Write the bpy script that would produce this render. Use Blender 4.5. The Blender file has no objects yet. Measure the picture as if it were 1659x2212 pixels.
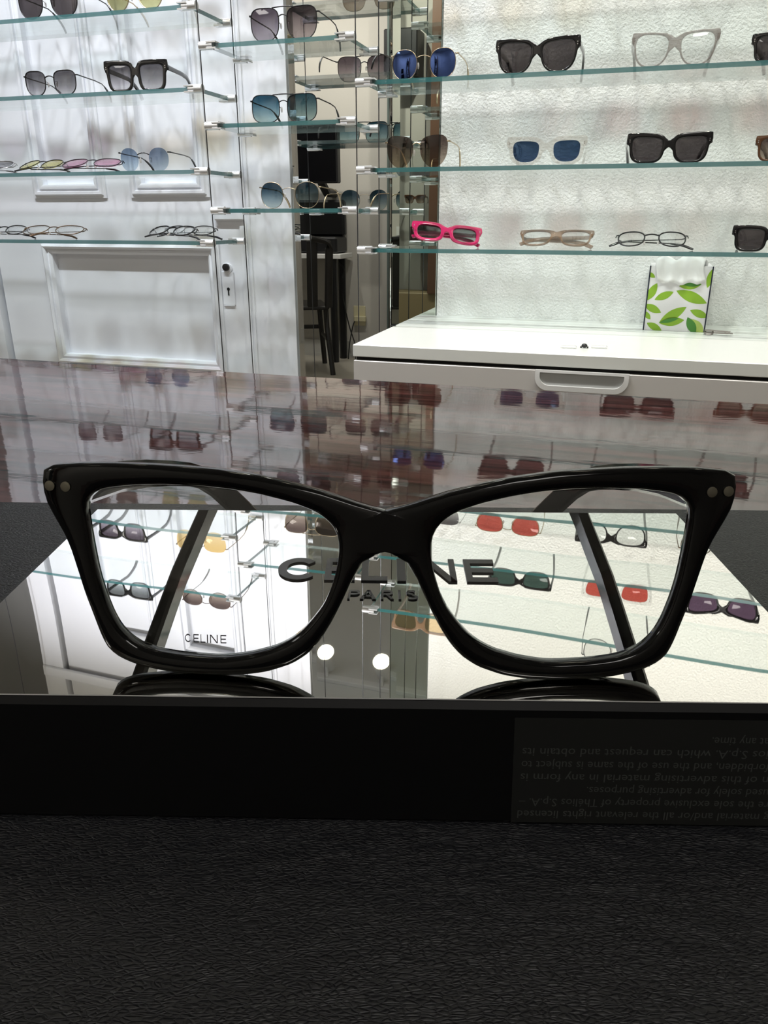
import bpy, math, random
from mathutils import Matrix, Vector
random.seed(7)
sc = bpy.context.scene
COL = sc.collection
# ---------------------------------------------------------------- geometry of the place
# the camera stands at the origin, ZC above the floor; the display wall runs along U and faces -M
F = 1661.0
T = math.atan(636/F); CT, ST = math.cos(T), math.sin(T)
ZC = 0.90
YAW = math.radians(16.8)
U = Vector((math.cos(YAW), -math.sin(YAW), 0)); M = Vector((math.sin(YAW), math.cos(YAW), 0))
DW = 1.76                     # distance of the display wall
def ray(px, py):
    v = (1106-py)/F
    return Vector(((px-829.5)/F, CT+v*ST, v*CT-ST))
def PZ(px, py, z):            # point on a level plane (z relative to the eye)
    r = ray(px, py); p = r*(z/r.z); return Vector((p.x, p.y, p.z+ZC))
def AZ(px, py, D=DW):         # (along wall, height) on a plane parallel to the wall
    r = ray(px, py); p = r*(D/M.dot(r)); return U.dot(p), p.z
def WD(px, py, z):
    p = PZ(px, py, z); return U.dot(p), M.dot(p)
def AZR(px, py, D):           # the same seen by way of the mirrored stand
    r = ray(px, py); r.z = -r.z; p = r*(D/M.dot(r)); return U.dot(p), p.z-0.180
def W(a, D, z):
    p = U*a+M*D; return Vector((p.x, p.y, z+ZC))
# ---------------------------------------------------------------- materials
def node_mat(name):
    m = bpy.data.materials.new(name); m.use_nodes = True
    nt = m.node_tree; nt.nodes.clear()
    out = nt.nodes.new('ShaderNodeOutputMaterial')
    return m, nt, out
def P(name, col, rough=.5, metal=0., coat=0., ior=1.5, alpha=1., spec=.5, bump=None, var=None):
    m, nt, out = node_mat(name)
    b = nt.nodes.new('ShaderNodeBsdfPrincipled')
    b.inputs['Base Color'].default_value = (*col, 1); b.inputs['Roughness'].default_value = rough
    b.inputs['Metallic'].default_value = metal; b.inputs['Coat Weight'].default_value = coat
    b.inputs['Coat Roughness'].default_value = .03
    b.inputs['IOR'].default_value = ior; b.inputs['Alpha'].default_value = alpha
    b.inputs['Specular IOR Level'].default_value = spec
    nt.links.new(b.outputs[0], out.inputs[0])
    tc = None
    if bump or var: tc = nt.nodes.new('ShaderNodeTexCoord')
    if bump:
        kind, scale, strength, dist = bump
        if kind == 'noise':
            n = nt.nodes.new('ShaderNodeTexNoise'); n.inputs['Scale'].default_value = scale; n.inputs['Detail'].default_value = 6; h = n.outputs['Fac']
        else:
            n = nt.nodes.new('ShaderNodeTexVoronoi'); n.feature = 'SMOOTH_F1'; n.inputs['Scale'].default_value = scale; h = n.outputs['Distance']
        nt.links.new(tc.outputs['Object'], n.inputs['Vector'])
        bp = nt.nodes.new('ShaderNodeBump'); bp.inputs['Strength'].default_value = strength; bp.inputs['Distance'].default_value = dist
        nt.links.new(h, bp.inputs['Height']); nt.links.new(bp.outputs[0], b.inputs['Normal'])
    if var:
        scale, col2 = var
        n = nt.nodes.new('ShaderNodeTexNoise'); n.inputs['Scale'].default_value = scale; n.inputs['Detail'].default_value = 5
        nt.links.new(tc.outputs['Object'], n.inputs['Vector'])
        mx = nt.nodes.new('ShaderNodeMix'); mx.data_type = 'RGBA'
        mx.inputs[6].default_value = (*col, 1); mx.inputs[7].default_value = (*col2, 1)
        nt.links.new(n.outputs['Fac'], mx.inputs[0]); nt.links.new(mx.outputs[2], b.inputs['Base Color'])
    return m
def thin_glass(name, top, bot=None, glossy=(1, 1, 1), extra=0., ior=1.5):
    """tinted thin glass; the tint may grade from bottom to top of the lens"""
    m, nt, out = node_mat(name)
    tr = nt.nodes.new('ShaderNodeBsdfTransparent'); gl = nt.nodes.new('ShaderNodeBsdfGlossy')
    gl.inputs['Roughness'].default_value = .015; gl.inputs['Color'].default_value = (*glossy, 1)
    if bot is None: tr.inputs['Color'].default_value = (*top, 1)
    else:
        tc = nt.nodes.new('ShaderNodeTexCoord'); sp = nt.nodes.new('ShaderNodeSeparateXYZ')
        rp = nt.nodes.new('ShaderNodeValToRGB'); rp.color_ramp.elements[0].position = .12; rp.color_ramp.elements[1].position = .8
        rp.color_ramp.elements[0].color = (*bot, 1); rp.color_ramp.elements[1].color = (*top, 1)
        nt.links.new(tc.outputs['Generated'], sp.inputs[0]); nt.links.new(sp.outputs['Z'], rp.inputs[0]); nt.links.new(rp.outputs[0], tr.inputs['Color'])
    fr = nt.nodes.new('ShaderNodeFresnel'); fr.inputs['IOR'].default_value = ior
    ge = nt.nodes.new('ShaderNodeNewGeometry'); im = nt.nodes.new('ShaderNodeMapRange')   # the same reflectance from both sides of a thin pane
    im.inputs[3].default_value = ior; im.inputs[4].default_value = 1/ior
    nt.links.new(ge.outputs['Backfacing'], im.inputs[0]); nt.links.new(im.outputs[0], fr.inputs['IOR'])
    ad = nt.nodes.new('ShaderNodeMath'); ad.operation = 'ADD'; ad.use_clamp = True; ad.inputs[1].default_value = extra
    mx = nt.nodes.new('ShaderNodeMixShader')
    nt.links.new(fr.outputs[0], ad.inputs[0]); nt.links.new(ad.outputs[0], mx.inputs[0])
    nt.links.new(tr.outputs[0], mx.inputs[1]); nt.links.new(gl.outputs[0], mx.inputs[2]); nt.links.new(mx.outputs[0], out.inputs[0])
    return m
def emit(name, col, s):
    m, nt, out = node_mat(name); e = nt.nodes.new('ShaderNodeEmission'); e.inputs[0].default_value = (*col, 1); e.inputs[1].default_value = s
    nt.links.new(e.outputs[0], out.inputs[0]); return m
def leather():
    m, nt, out = node_mat('black leather')
    b = nt.nodes.new('ShaderNodeBsdfPrincipled'); b.inputs['Base Color'].default_value = (.0150, .0158, .0195, 1)
    b.inputs['Roughness'].default_value = .44; b.inputs['Specular IOR Level'].default_value = .5
    tc = nt.nodes.new('ShaderNodeTexCoord'); mp = nt.nodes.new('ShaderNodeMapping')
    mp.inputs['Rotation'].default_value = (0, 0, math.radians(-28)); mp.inputs['Scale'].default_value = (.55, 1.45, 1)
    nt.links.new(tc.outputs['Object'], mp.inputs[0])
    wn = nt.nodes.new('ShaderNodeTexNoise'); wn.inputs['Scale'].default_value = 160; wn.inputs['Detail'].default_value = 3
    nt.links.new(mp.outputs[0], wn.inputs['Vector'])
    wm = nt.nodes.new('ShaderNodeMix'); wm.data_type = 'VECTOR'; wm.inputs[0].default_value = .004
    nt.links.new(mp.outputs[0], wm.inputs[4]); nt.links.new(wn.outputs['Color'], wm.inputs[5])
    vo = nt.nodes.new('ShaderNodeTexVoronoi'); vo.feature = 'DISTANCE_TO_EDGE'; vo.inputs['Scale'].default_value = 1050
    nt.links.new(wm.outputs[1], vo.inputs['Vector'])
    mr = nt.nodes.new('ShaderNodeMapRange'); mr.inputs[1].default_value = 0; mr.inputs[2].default_value = .28
    nt.links.new(vo.outputs['Distance'], mr.inputs[0])
    n2 = nt.nodes.new('ShaderNodeTexNoise'); n2.inputs['Scale'].default_value = 240; n2.inputs['Detail'].default_value = 8
    nt.links.new(mp.outputs[0], n2.inputs['Vector'])
    ad = nt.nodes.new('ShaderNodeMath'); ad.operation = 'MULTIPLY_ADD'; ad.inputs[1].default_value = 1.6
    nt.links.new(n2.outputs['Fac'], ad.inputs[0]); nt.links.new(mr.outputs[0], ad.inputs[2])
    bp = nt.nodes.new('ShaderNodeBump'); bp.inputs['Strength'].default_value = .55; bp.inputs['Distance'].default_value = .00036
    nt.links.new(ad.outputs[0], bp.inputs['Height']); nt.links.new(bp.outputs[0], b.inputs['Normal'])
    nt.links.new(b.outputs[0], out.inputs[0]); return m
def wood():
    m, nt, out = node_mat('polished red wood')
    b = nt.nodes.new('ShaderNodeBsdfPrincipled'); b.inputs['Roughness'].default_value = .035; b.inputs['IOR'].default_value = 2.2
    tc = nt.nodes.new('ShaderNodeTexCoord'); mp = nt.nodes.new('ShaderNodeMapping'); mp.inputs['Scale'].default_value = (1.2, 14, 1)
    nt.links.new(tc.outputs['Object'], mp.inputs[0])
    n = nt.nodes.new('ShaderNodeTexNoise'); n.inputs['Scale'].default_value = 7; n.inputs['Detail'].default_value = 9; n.inputs['Distortion'].default_value = 1.2
    nt.links.new(mp.outputs[0], n.inputs['Vector'])
    rp = nt.nodes.new('ShaderNodeValToRGB'); e = rp.color_ramp.elements
    e[0].position = .36; e[0].color = (.035, .012, .012, 1); e[1].position = .66; e[1].color = (.20, .060, .058, 1)
    nt.links.new(n.outputs['Fac'], rp.inputs[0]); nt.links.new(rp.outputs[0], b.inputs['Base Color'])
    n3 = nt.nodes.new('ShaderNodeTexNoise'); n3.inputs['Scale'].default_value = 60; n3.inputs['Detail'].default_value = 3
    m3 = nt.nodes.new('ShaderNodeMapping'); m3.inputs['Scale'].default_value = (.35, 1, 1)
    nt.links.new(tc.outputs['Object'], m3.inputs[0]); nt.links.new(m3.outputs[0], n3.inputs['Vector'])
    bp = nt.nodes.new('ShaderNodeBump'); bp.inputs['Strength'].default_value = .10; bp.inputs['Distance'].default_value = .0006
    nt.links.new(n3.outputs['Fac'], bp.inputs['Height']); nt.links.new(bp.outputs[0], b.inputs['Normal'])
    nt.links.new(b.outputs[0], out.inputs[0]); return m
MT = dict(
    plaster=P('white textured plaster', (.80, .81, .79), .75, bump=('noise', 190, .75, .0038)),
    door=P('white door paint', (.82, .83, .87), .5, bump=('noise', 70, .12, .002)),
    grey=P('taupe wall paint', (.50, .475, .43), .85, bump=('noise', 90, .2, .002)),
    greydark=P('grey wall paint', (.18, .18, .175), .85),
    ceil=P('ceiling paint', (.66, .66, .64), .9),
    floor=P('beige floor tile', (.42, .39, .33), .35, var=(3, (.34, .31, .26))),
    base=P('off white baseboard paint', (.5, .49, .46), .6),
    mirror=P('silver mirror', (.86, .87, .85), 0., 1.),
    mirror_g=P('greenish mirror', (.76, .83, .75), 0., 1.),
    mirror_edge=P('mirror edge', (.10, .13, .12), .3),
    leather=leather(), wood=wood(),
    acetate=P('glossy black acetate', (.003, .003, .0034), .07, spec=.3),
    black=P('black paperboard', (.004, .004, .0045), .5, spec=.25),
    blackedge=P('worn black edge', (.02, .018, .016), .35),
    sticker=P('dark grey sticker', (.017, .018, .017), .6, spec=.3),
    stickertext=P('faded grey print', (.075, .078, .075), .6, spec=.3),
    print_black=P('gloss black print', (.012, .012, .013), .3, spec=.25),
    lensprint=P('dark grey lens print', (.06, .06, .07), .5),
    rivet=P('antique metal rivet', (.22, .205, .16), .4, .8),
    clearlens=thin_glass('clear lens', (.97, .975, .97)),
    shelf=thin_glass('shelf glass', (.965, .988, .984), ior=1.42),
    shelfedge=P('green glass edge', (.028, .135, .14), .12, spec=.6, alpha=.85),
    rearedge=P('pale glass edge', (.55, .68, .66), .15, alpha=.3),
    chrome=P('chrome', (.90, .91, .92), .24, .72),
    cable=P('dark steel cable', (.06, .06, .065), .35, .5),
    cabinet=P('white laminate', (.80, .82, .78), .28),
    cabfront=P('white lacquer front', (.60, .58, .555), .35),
    alu=P('satin aluminium', (.84, .85, .84), .35),
    alugrey=P('grey handle recess', (.45, .46, .45), .4),
    gap=P('dark gap', (.01, .01, .01), .8),
    gold=P('pale gold metal', (.56, .45, .31), .25, 1.), silver=P('silver metal', (.75, .75, .77), .2, 1.),
    blackmetal=P('black metal', (.012, .012, .014), .25, .3, coat=.4), bronze=P('bronze metal', (.16, .10, .06), .25, .8),
    pad=P('silicone nose pad', (.75, .72, .68), .2, alpha=.5),
    paper=P('white paper', (.80, .80, .78), .8), tissue=P('soft white tissue', (.86, .86, .85), .9, bump=('noise', 60, .3, .003)),
    carton=P('tissue carton', (.80, .79, .80), .55), leaf=P('leaf green print', (.26, .46, .03), .5), leafdark=P('dark leaf print', (.07, .25, .04), .5),
    leaflight=P('pale leaf print', (.46, .60, .14), .5), navy=P('navy carton edge', (.012, .016, .035), .5),
    ivory=P('ivory plastic', (.70, .64, .42), .4), blackplastic=P('black plastic', (.012, .012, .013), .4),
    chair=P('dark bronze metal', (.030, .028, .026), .35, .4), desk=P('black desk steel', (.01, .01, .011), .35),
    desktop=P('white desk laminate', (.75, .74, .72), .4), screen=P('dark screen', (.004, .004, .005), .1),
    brownwood=P('brown wood', (.12, .06, .035), .4), oxblood=P('oxblood leather', (.04, .012, .012), .4), tan=P('tan wood panel', (.26, .20, .11), .5),
    bulb=emit('warm lamp', (1, .93, .72), 60), panel=emit('fill panel glow', (1, .97, .92), 9), white_metal=P('white metal', (.75, .75, .74), .4),  # the panel emission is added fill light
    steelkey=P('key metal', (.42, .38, .36), .3, 1.), clearplastic=P('clear plastic tag', (.85, .86, .85), .15, alpha=.55),
    cream=P('old white paint', (.66, .66, .66), .5),
)
# ---------------------------------------------------------------- mesh builder
class MB:
    def __init__(s): s.v = []; s.f = []; s.m = []
    def add(s, vs, fs, mi=0):
        o = len(s.v); s.v += [tuple(v) for v in vs]; s.f += [tuple(i+o for i in f) for f in fs]; s.m += [mi]*len(fs); return s
    def box(s, x0, x1, y0, y1, z0, z1, mi=0, b=0.):
        if b > 0:  # chamfered box
            xs, ys, zs = (x0, x1), (y0, y1), (z0, z1); vs = []; idx = {}
            for i in (0, 1):
                for j in (0, 1):
                    for k in (0, 1):
                        si, sj, sk = 1-2*i, 1-2*j, 1-2*k
                        for ax in range(3):
                            p = [xs[i], ys[j], zs[k]]
                            for q, sg in enumerate((si, sj, sk)):
                                if q != ax: p[q] += sg*b
                            idx[(i, j, k, ax)] = len(vs); vs.append(p)
            # vertex (i,j,k,ax) lies on the face normal to ax
            fs = []
            for ax in range(3):
                o = [q for q in range(3) if q != ax]
                for e in (0, 1):
                    loop = []
                    for a_, b_ in ((0, 0), (1, 0), (1, 1), (0, 1)):
                        c = [0, 0, 0]; c[ax] = e; c[o[0]] = a_; c[o[1]] = b_; loop.append(idx[(*c, ax)])
                    flip = (e == 0) ^ (ax == 1)
                    fs.append(loop[::-1] if flip else loop)
            for ax in range(3):      # edges along ax
                o = [q for q in range(3) if q != ax]
                for a_ in (0, 1):
                    for b_ in (0, 1):
                        c0 = [0, 0, 0]; c0[ax] = 0; c0[o[0]] = a_; c0[o[1]] = b_; c1 = list(c0); c1[ax] = 1
                        fs.append([idx[(*c0, o[0])], idx[(*c1, o[0])], idx[(*c1, o[1])], idx[(*c0, o[1])]])
            for i in (0, 1):
                for j in (0, 1):
                    for k in (0, 1): fs.append([idx[(i, j, k, 0)], idx[(i, j, k, 1)], idx[(i, j, k, 2)]])
            return s.add(vs, fs, mi)
        vs = [(x, y, z) for x in (x0, x1) for y in (y0, y1) for z in (z0, z1)]
        return s.add(vs, [(0, 1, 3, 2), (4, 6, 7, 5), (0, 4, 5, 1), (2, 3, 7, 6), (0, 2, 6, 4), (1, 5, 7, 3)], mi)
    def sweep(s, path, sec, up=(0, 0, 1), closed=False, scale=None, mi=0, cap=True):
        path = [Vector(p) for p in path]; n = len(path); k = len(sec); vs = []; up = Vector(up); last = None
        for i, p in enumerate(path):
            a = path[(i-1) % n] if (closed or i > 0) else p; b = path[(i+1) % n] if (closed or i < n-1) else p
            t = (b-a).normalized(); side = t.cross(up)
            if side.length < 1e-4: side = last.copy() if last else t.orthogonal()
            side.normalize(); last = side; u2 = side.cross(t)
            q = scale[i] if scale else 1.
            for (x, y) in sec: vs.append(p+side*(x*q)+u2*(y*q))
        fs = []
        for i in range(n if closed else n-1):
            j = (i+1) % n
            for q in range(k): fs.append((i*k+q, i*k+(q+1) % k, j*k+(q+1) % k, j*k+q))
        if cap and not closed: fs += [tuple(range(k))[::-1], tuple(range((n-1)*k, n*k))]
        return s.add(vs, fs, mi)
    def tube(s, path, r, n=10, **kw):
        return s.sweep(path, [(r*math.cos(2*math.pi*i/n), r*math.sin(2*math.pi*i/n)) for i in range(n)], **kw)
    def bar(s, path, w, h, b=None, **kw):
        b = min(w, h)*.28 if b is None else b; w /= 2; h /= 2
        return s.sweep(path, [(-w+b, -h), (w-b, -h), (w, -h+b), (w, h-b), (w-b, h), (-w+b, h), (-w, h-b), (-w, -h+b)], **kw)
    def ball(s, c, r, n=10, m=6, sc=(1, 1, 1), mi=0):
        vs = []; fs = []
        for i in range(m+1):
            th = math.pi*i/m
            for j in range(n):
                ph = 2*math.pi*j/n; vs.append((c[0]+r*sc[0]*math.sin(th)*math.cos(ph), c[1]+r*sc[1]*math.sin(th)*math.sin(ph), c[2]+r*sc[2]*math.cos(th)))
        for i in range(m):
            for j in range(n): fs.append((i*n+j, (i+1)*n+j, (i+1)*n+(j+1) % n, i*n+(j+1) % n))
        return s.add(vs, fs, mi)
    def build(s, name, mats, parent=None, smooth=False, local=True, fn=None):
        me = bpy.data.meshes.new(name)
        vs = [fn(v) for v in s.v] if fn else s.v
        me.from_pydata(vs, [], s.f)
        if not isinstance(mats, (list, tuple)): mats = [mats]
        for m in mats: me.materials.append(m)
        me.polygons.foreach_set('material_index', s.m)
        import bmesh
        bm = bmesh.new(); bm.from_mesh(me)
        bmesh.ops.remove_doubles(bm, verts=bm.verts, dist=1e-6)
        bmesh.ops.dissolve_degenerate(bm, edges=bm.edges, dist=1e-7)
        bmesh.ops.recalc_face_normals(bm, faces=bm.faces); bm.to_mesh(me); bm.free()
        if smooth:
            me.polygons.foreach_set('use_smooth', [True]*len(me.polygons))
            if smooth is not True: me.set_sharp_from_angle(angle=math.radians(smooth))
        o = bpy.data.objects.new(name, me); COL.objects.link(o)
        if parent:
            o.parent = parent
            if not local: o.matrix_parent_inverse = parent.matrix_basis.inverted()
        return o
def tag(o, label, cat, group=None):
    o['label'] = label; o['category'] = cat
    if group: o['group'] = group
    return o
def struct(o): o['kind'] = 'structure'; return o
def empty(name, loc, rz=0.):
    o = bpy.data.objects.new(name, None); COL.objects.link(o); o.location = loc; o.rotation_euler = (0, 0, rz); o.empty_display_size = .02
    return o
def wthing(name, label, cat, a, D, z, group=None, rz=0.):
    return tag(empty(name, W(a, D, z), -YAW+rz), label, cat, group)
def wmesh(mb, name, mats, a, D, z, **kw):
    o = mb.build(name, mats, **kw); o.location = W(a, D, z); o.rotation_euler = (0, 0, -YAW); return o
def dup_tree(o, parent=None):
    c = o.copy(); COL.objects.link(c)
    if parent: c.parent = parent
    for ch in list(o.children): dup_tree(ch, c)
    return c
# ================================================================ SETTING
mb = MB(); mb.box(-.406, 2.2, 0, .16, -ZC, 1.62)
struct(wmesh(mb, 'wall_back', MT['plaster'], 0, DW, 0))
mb = MB(); mb.box(-3.2, -.4061, .03, .16, -ZC, 1.62)
struct(wmesh(mb, 'wall_left', MT['greydark'], 0, DW, 0))
mb = MB(); mb.box(-.887, -.7525, -.004, .03, -ZC, 1.62)
for x in (-.872, -.862): mb.box(x, x+.004, -.0075, -.004, -ZC, 1.62)
struct(wmesh(mb, 'trim_1', MT['door'], 0, DW, 0))
mb = MB(); mb.box(-3.2, 2.2, -1.70, -1.54, -ZC, 1.62)
struct(wmesh(mb, 'wall_front', MT['grey'], 0, 0, 0))
mb = MB(); mb.box(-3.36, -3.2, -1.7, DW+.16, -ZC, 1.62)
struct(wmesh(mb, 'wall_side', MT['grey'], 0, 0, 0))
mb = MB(); mb.box(2.2, 2.36, -1.7, DW+.16, -ZC, 1.62)
struct(wmesh(mb, 'wall_right', MT['grey'], 0, 0, 0))
mb = MB(); mb.box(-3.2, 2.2, -1.7, DW+.16, -ZC-.1, -ZC)
struct(wmesh(mb, 'floor', MT['floor'], 0, 0, 0))
mb = MB(); mb.box(-3.2, 2.2, -1.7, DW+.16, 1.62, 1.72)
struct(wmesh(mb, 'ceiling', MT['ceil'], 0, 0, 0))
mb = MB(); mb.box(-3.2, 2.2, -1.54, -1.525, -ZC, -ZC+.11); mb.box(-3.2, 2.2, -1.54, -1.519, -ZC, -ZC+.02)
struct(wmesh(mb, 'baseboard_front', MT['base'], 0, 0, 0))

# ---- old panelled door behind the left shelves
dr = struct(empty('door_1', W(-1.23, DW, -ZC), -YAW))
DA = -1.23
mb = MB()
x0, x1 = -1.60-DA, -.889-DA
low = (-1.428-DA, -.974-DA, ZC-.345, ZC-.085)
up1 = (-1.425-DA, -1.272-DA, ZC+.075, 1.93)
up2 = (-1.143-DA, -.990-DA, ZC+.075, 1.93)
# stiles and rails around recessed panels
mb.box(x0, low[0], 0, .026, .01, 2.45); mb.box(low[1], x1, 0, .026, .01, 2.45)
mb.box(low[0], low[1], 0, .026, .01, low[2]); mb.box(low[0], low[1], 0, .026, low[3], up1[2])
mb.box(low[0], up1[0], 0, .026, up1[2], 2.45)
mb.box(up1[1], up2[0], 0, .026, up1[2], 2.45); mb.box(up2[1], low[1], 0, .026, up1[2], 2.45)
mb.box(up1[0], up1[1], 0, .026, 1.93, 2.45); mb.box(up2[0], up2[1], 0, .026, 1.93, 2.45)
mb.build('door_slab', MT['door'], dr)
mb = MB()
for q in (low, up1, up2): mb.box(q[0], q[1], .014, .024, q[2], q[3])
mb.build('door_panel', MT['door'], dr)
def picture_moulding(mb, q, prof):
    """profile swept around a rectangle: prof is (outward offset, depth towards the room)"""
    n = len(prof); vs = []
    for (cx, cz) in ((0, 2), (1, 2), (1, 3), (0, 3)):
        sx = -1 if cx == 0 else 1; sz = -1 if cz == 2 else 1
        for (o, d) in prof: vs.append((q[cx]+sx*o, -d, q[cz]+sz*o))
    fs = []
    for c in range(4):
        e = (c+1) % 4
        for k in range(n-1): fs.append((c*n+k, c*n+k+1, e*n+k+1, e*n+k))
    mb.add(vs, fs)
mb = MB()
picture_moulding(mb, low, [(-.002, -.014), (-.002, .004), (.004, .009), (.010, .007), (.011, .012), (.016, .016), (.021, .013), (.022, .006), (.028, .004), (.028, 0)])
mb.build('panel_moulding', MT['door'], dr, smooth=40)
for q in (up1, up2):
    mb = MB(); picture_moulding(mb, q, [(-.002, -.014), (-.002, .003), (.005, .008), (.008, .008), (.009, .004), (.013, .004), (.015, .010), (.021, .010), (.024, .005), (.030, .004), (.030, 0)])
    mb.build('panel_moulding', MT['door'], dr, smooth=40)
def disc(mb, c, r, h, n=24, axis='y', mi=0, dome=0.):
    vs = []
    for k in (0, 1):
        for i in range(n):
            t = 2*math.pi*i/n; vs.append((c[0]+r*math.cos(t), c[1]-h*k, c[2]+r*math.sin(t)))
    vs.append((c[0], c[1]-h-dome, c[2])); fs = [(i, (i+1) % n, n+(i+1) % n, n+i) for i in range(n)]
    fs += [(n+i, n+(i+1) % n, 2*n) for i in range(n)]; mb.add(vs, fs, mi)
KA, KZ = AZ(491, 577); LA, LZ = AZ(495, 628)
mb = MB(); mb.box(LA-DA-.016, LA-DA+.016, -.003, 0, ZC+LZ-.034, ZC+LZ+.045, b=.001); mb.box(LA-DA-.014, LA-DA+.014, -.0036, 0, ZC+LZ-.036, ZC+LZ-.034)
pl = mb.build('lock_plate', MT['door'], dr)
mb = MB(); disc(mb, (LA-DA, -.003, ZC+LZ+.004), .0038, .0008); mb.box(LA-DA-.0017, LA-DA+.0017, -.0038, -.003, ZC+LZ-.011, ZC+LZ+.003)
mb.build('keyhole', MT['gap'], pl)
mb = MB(); disc(mb, (KA-DA+.002, 0, ZC+KZ-.003), .0115, .004, dome=.001)
kn = mb.build('knob_collar', MT['door'], dr, smooth=40)
mb = MB(); disc(mb, (KA-DA, -.004, ZC+KZ), .0085, .006, dome=.002)
mb.build('spindle', MT['blackplastic'], kn, smooth=40)
ba, bz = AZ(500, 472)
mb = MB(); mb.box(-.041, .037, -.012, 0, -.004, .016, b=.003); mb.box(-.041, .037, -.003, 0, -.016, -.004)
o = mb.build('latch_bar', MT['door'], dr); o.location = (ba-DA, 0, ZC+bz)
mb = MB(); mb.box(-1.69, -1.6125, -.012, .03, -ZC, 1.62)
struct(wmesh(mb, 'trim_2', MT['door'], 0, DW, 0))

mb = MB(); mb.box(-1.69, -.7525, -.018, -.0085, 1.19, 1.225, b=.003)
struct(wmesh(mb, 'trim_3', MT['door'], 0, DW, 0))

# ---- wall mirror, two bevelled panels
def mirror_panel(a0, a1, mat, label, g):
    z0, z1 = -.62, 1.45; bw = .018
    mb = MB()
    vs = [(a0, -.0, z0), (a1, -.0, z0), (a1, -.0, z1), (a0, -.0, z1)]
    ins = [(a0+bw, -.0022, z0+bw), (a1-bw*.12, -.0022, z0+bw), (a1-bw*.12, -.0022, z1-bw), (a0+bw, -.0022, z1-bw)]
    mb.add(vs+ins, [(4, 5, 6, 7), (0, 1, 5, 4), (1, 2, 6, 5), (2, 3, 7, 6), (3, 0, 4, 7)], 0)
    bk = [(x, .025, z) for x, y, z in vs]
    mb.add(vs+bk, [(0, 4, 5, 1), (1, 5, 6, 2), (2, 6, 7, 3), (3, 7, 4, 0), (4, 7, 6, 5)], 1)
    ac = (a0+a1)/2
    o = wmesh(MB().add([(x-ac, y, z) for x, y, z in mb.v], mb.f), 'wall_mirror', [mat, MT['mirror_edge']], ac, DW+.0022, 0)
    tag(o, label, 'mirror', 'mirror panels on the wall'); return o
mirror_panel(-.7515, -.515, MT['mirror'], 'wide wall mirror strip beside the white door, reflecting a grey room and chair', 1)
mirror_panel(-.5135, -.4075, MT['mirror_g'], 'narrow greenish wall mirror strip between wide mirror and white plaster wall', 2)

# ================================================================ SHELVES
TH = .0075
WIRES = {'F': 1.497, 'B': 1.637}
GROUP_SH = 'glass display shelves on steel cables'
def shelf(a0, a1, z, label, ends=('l', 'r')):
    """a pane of glass with chrome cable clips at its corners; z is the top of the pane"""
    ac = (a0+a1)/2
    r = wthing('glass_shelf', label, 'shelf', ac, 1.57, z-TH, GROUP_SH)
    x0, x1 = a0-ac, a1-ac
    mb = MB(); d0, d1 = -.07, .07
    vs = [(x, y, q) for x in (x0, x1) for y in (d0, d1) for q in (0, TH)]
    mb.add(vs, [(0, 2, 6, 4), (1, 5, 7, 3)], 0); mb.add(vs, [(0, 1, 3, 2), (4, 6, 7, 5), (0, 4, 5, 1)], 1); mb.add(vs, [(2, 3, 7, 6)], 2)
    mb.build('glass_pane', [MT['shelf'], MT['shelfedge'], MT['rearedge']], r)
    for e in ends:
        s = -1 if e == 'l' else 1; xe = x0 if e == 'l' else x1
        for k in (WIRES['F']-1.57, WIRES['B']-1.57):
            mb = MB()
            mb.tube([(xe+s*(.0165+.001*q), k, .004) for q in (0,)]+[(xe-s*.012, k, .004)], .0078, n=16, up=(0, 0, 1))
            mb.box(min(xe, xe-s*.02), max(xe, xe-s*.02), k-.0085, k+.0085, TH, TH+.0022)
            mb.box(min(xe, xe-s*.02), max(xe, xe-s*.02), k-.0085, k+.0085, -.0025, 0)
            mb.build('shelf_clip', MT['chrome'], r, smooth=40)
    return r
AL0, AL1, AM0, AM1, AR0, AR1 = -1.66, -.832, -.798, -.522, -.488, .62
ZL = [-.0455, .0895, .235, .3715, .527, .70]; ZM = [.0165, .170, .3055, .451, .597]; ZR = [-.0555, .0865, .2315, .394, .537, .677]
nl = ['lowest', 'second lowest', 'third lowest', 'fourth lowest', 'fifth lowest', 'topmost']
ll = ['long glass shelf just above the lower panel of the white door, with folded clear glasses',
      'long glass shelf before the white door holding yellow and pink folded sunglasses',
      'long glass shelf before the white door holding the chunky black sunglasses',
      'long glass shelf before the white door, at the photo upper edge, with olive lenses',
      'glass shelf above the photo before the door, amber sunglasses on it', 'glass shelf above the photo before the door, brown round sunglasses on it']
lm = ['short glass shelf before the mirror strip holding round teal sunglasses', 'short glass shelf before the mirror strip holding blue square aviators',
      'short glass shelf before the mirror strip holding big grey aviators', 'short glass shelf above the photo holding brown aviators', 'topmost short glass shelf above the photo holding nothing']
lr = ['long glass shelf before the plaster wall above the tissue box, holding pink folded sunglasses', 'long glass shelf before the plaster wall holding brown rimless and blue lensed sunglasses',
      'long glass shelf before the plaster wall holding gold mirrored round sunglasses', 'long glass shelf above the photo before the plaster wall with red lenses',
      'long glass shelf above the photo before the plaster wall with purple sunglasses', 'topmost glass shelf before the plaster wall with tan sunglasses']
for z, t in zip(ZL, ll): shelf(AL0, AL1, z, t)
for z, t in zip(ZM, lm): shelf(AM0, AM1, z, t)
for z, t in zip(ZR, lr): shelf(AR0, AR1, z, t)
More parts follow.
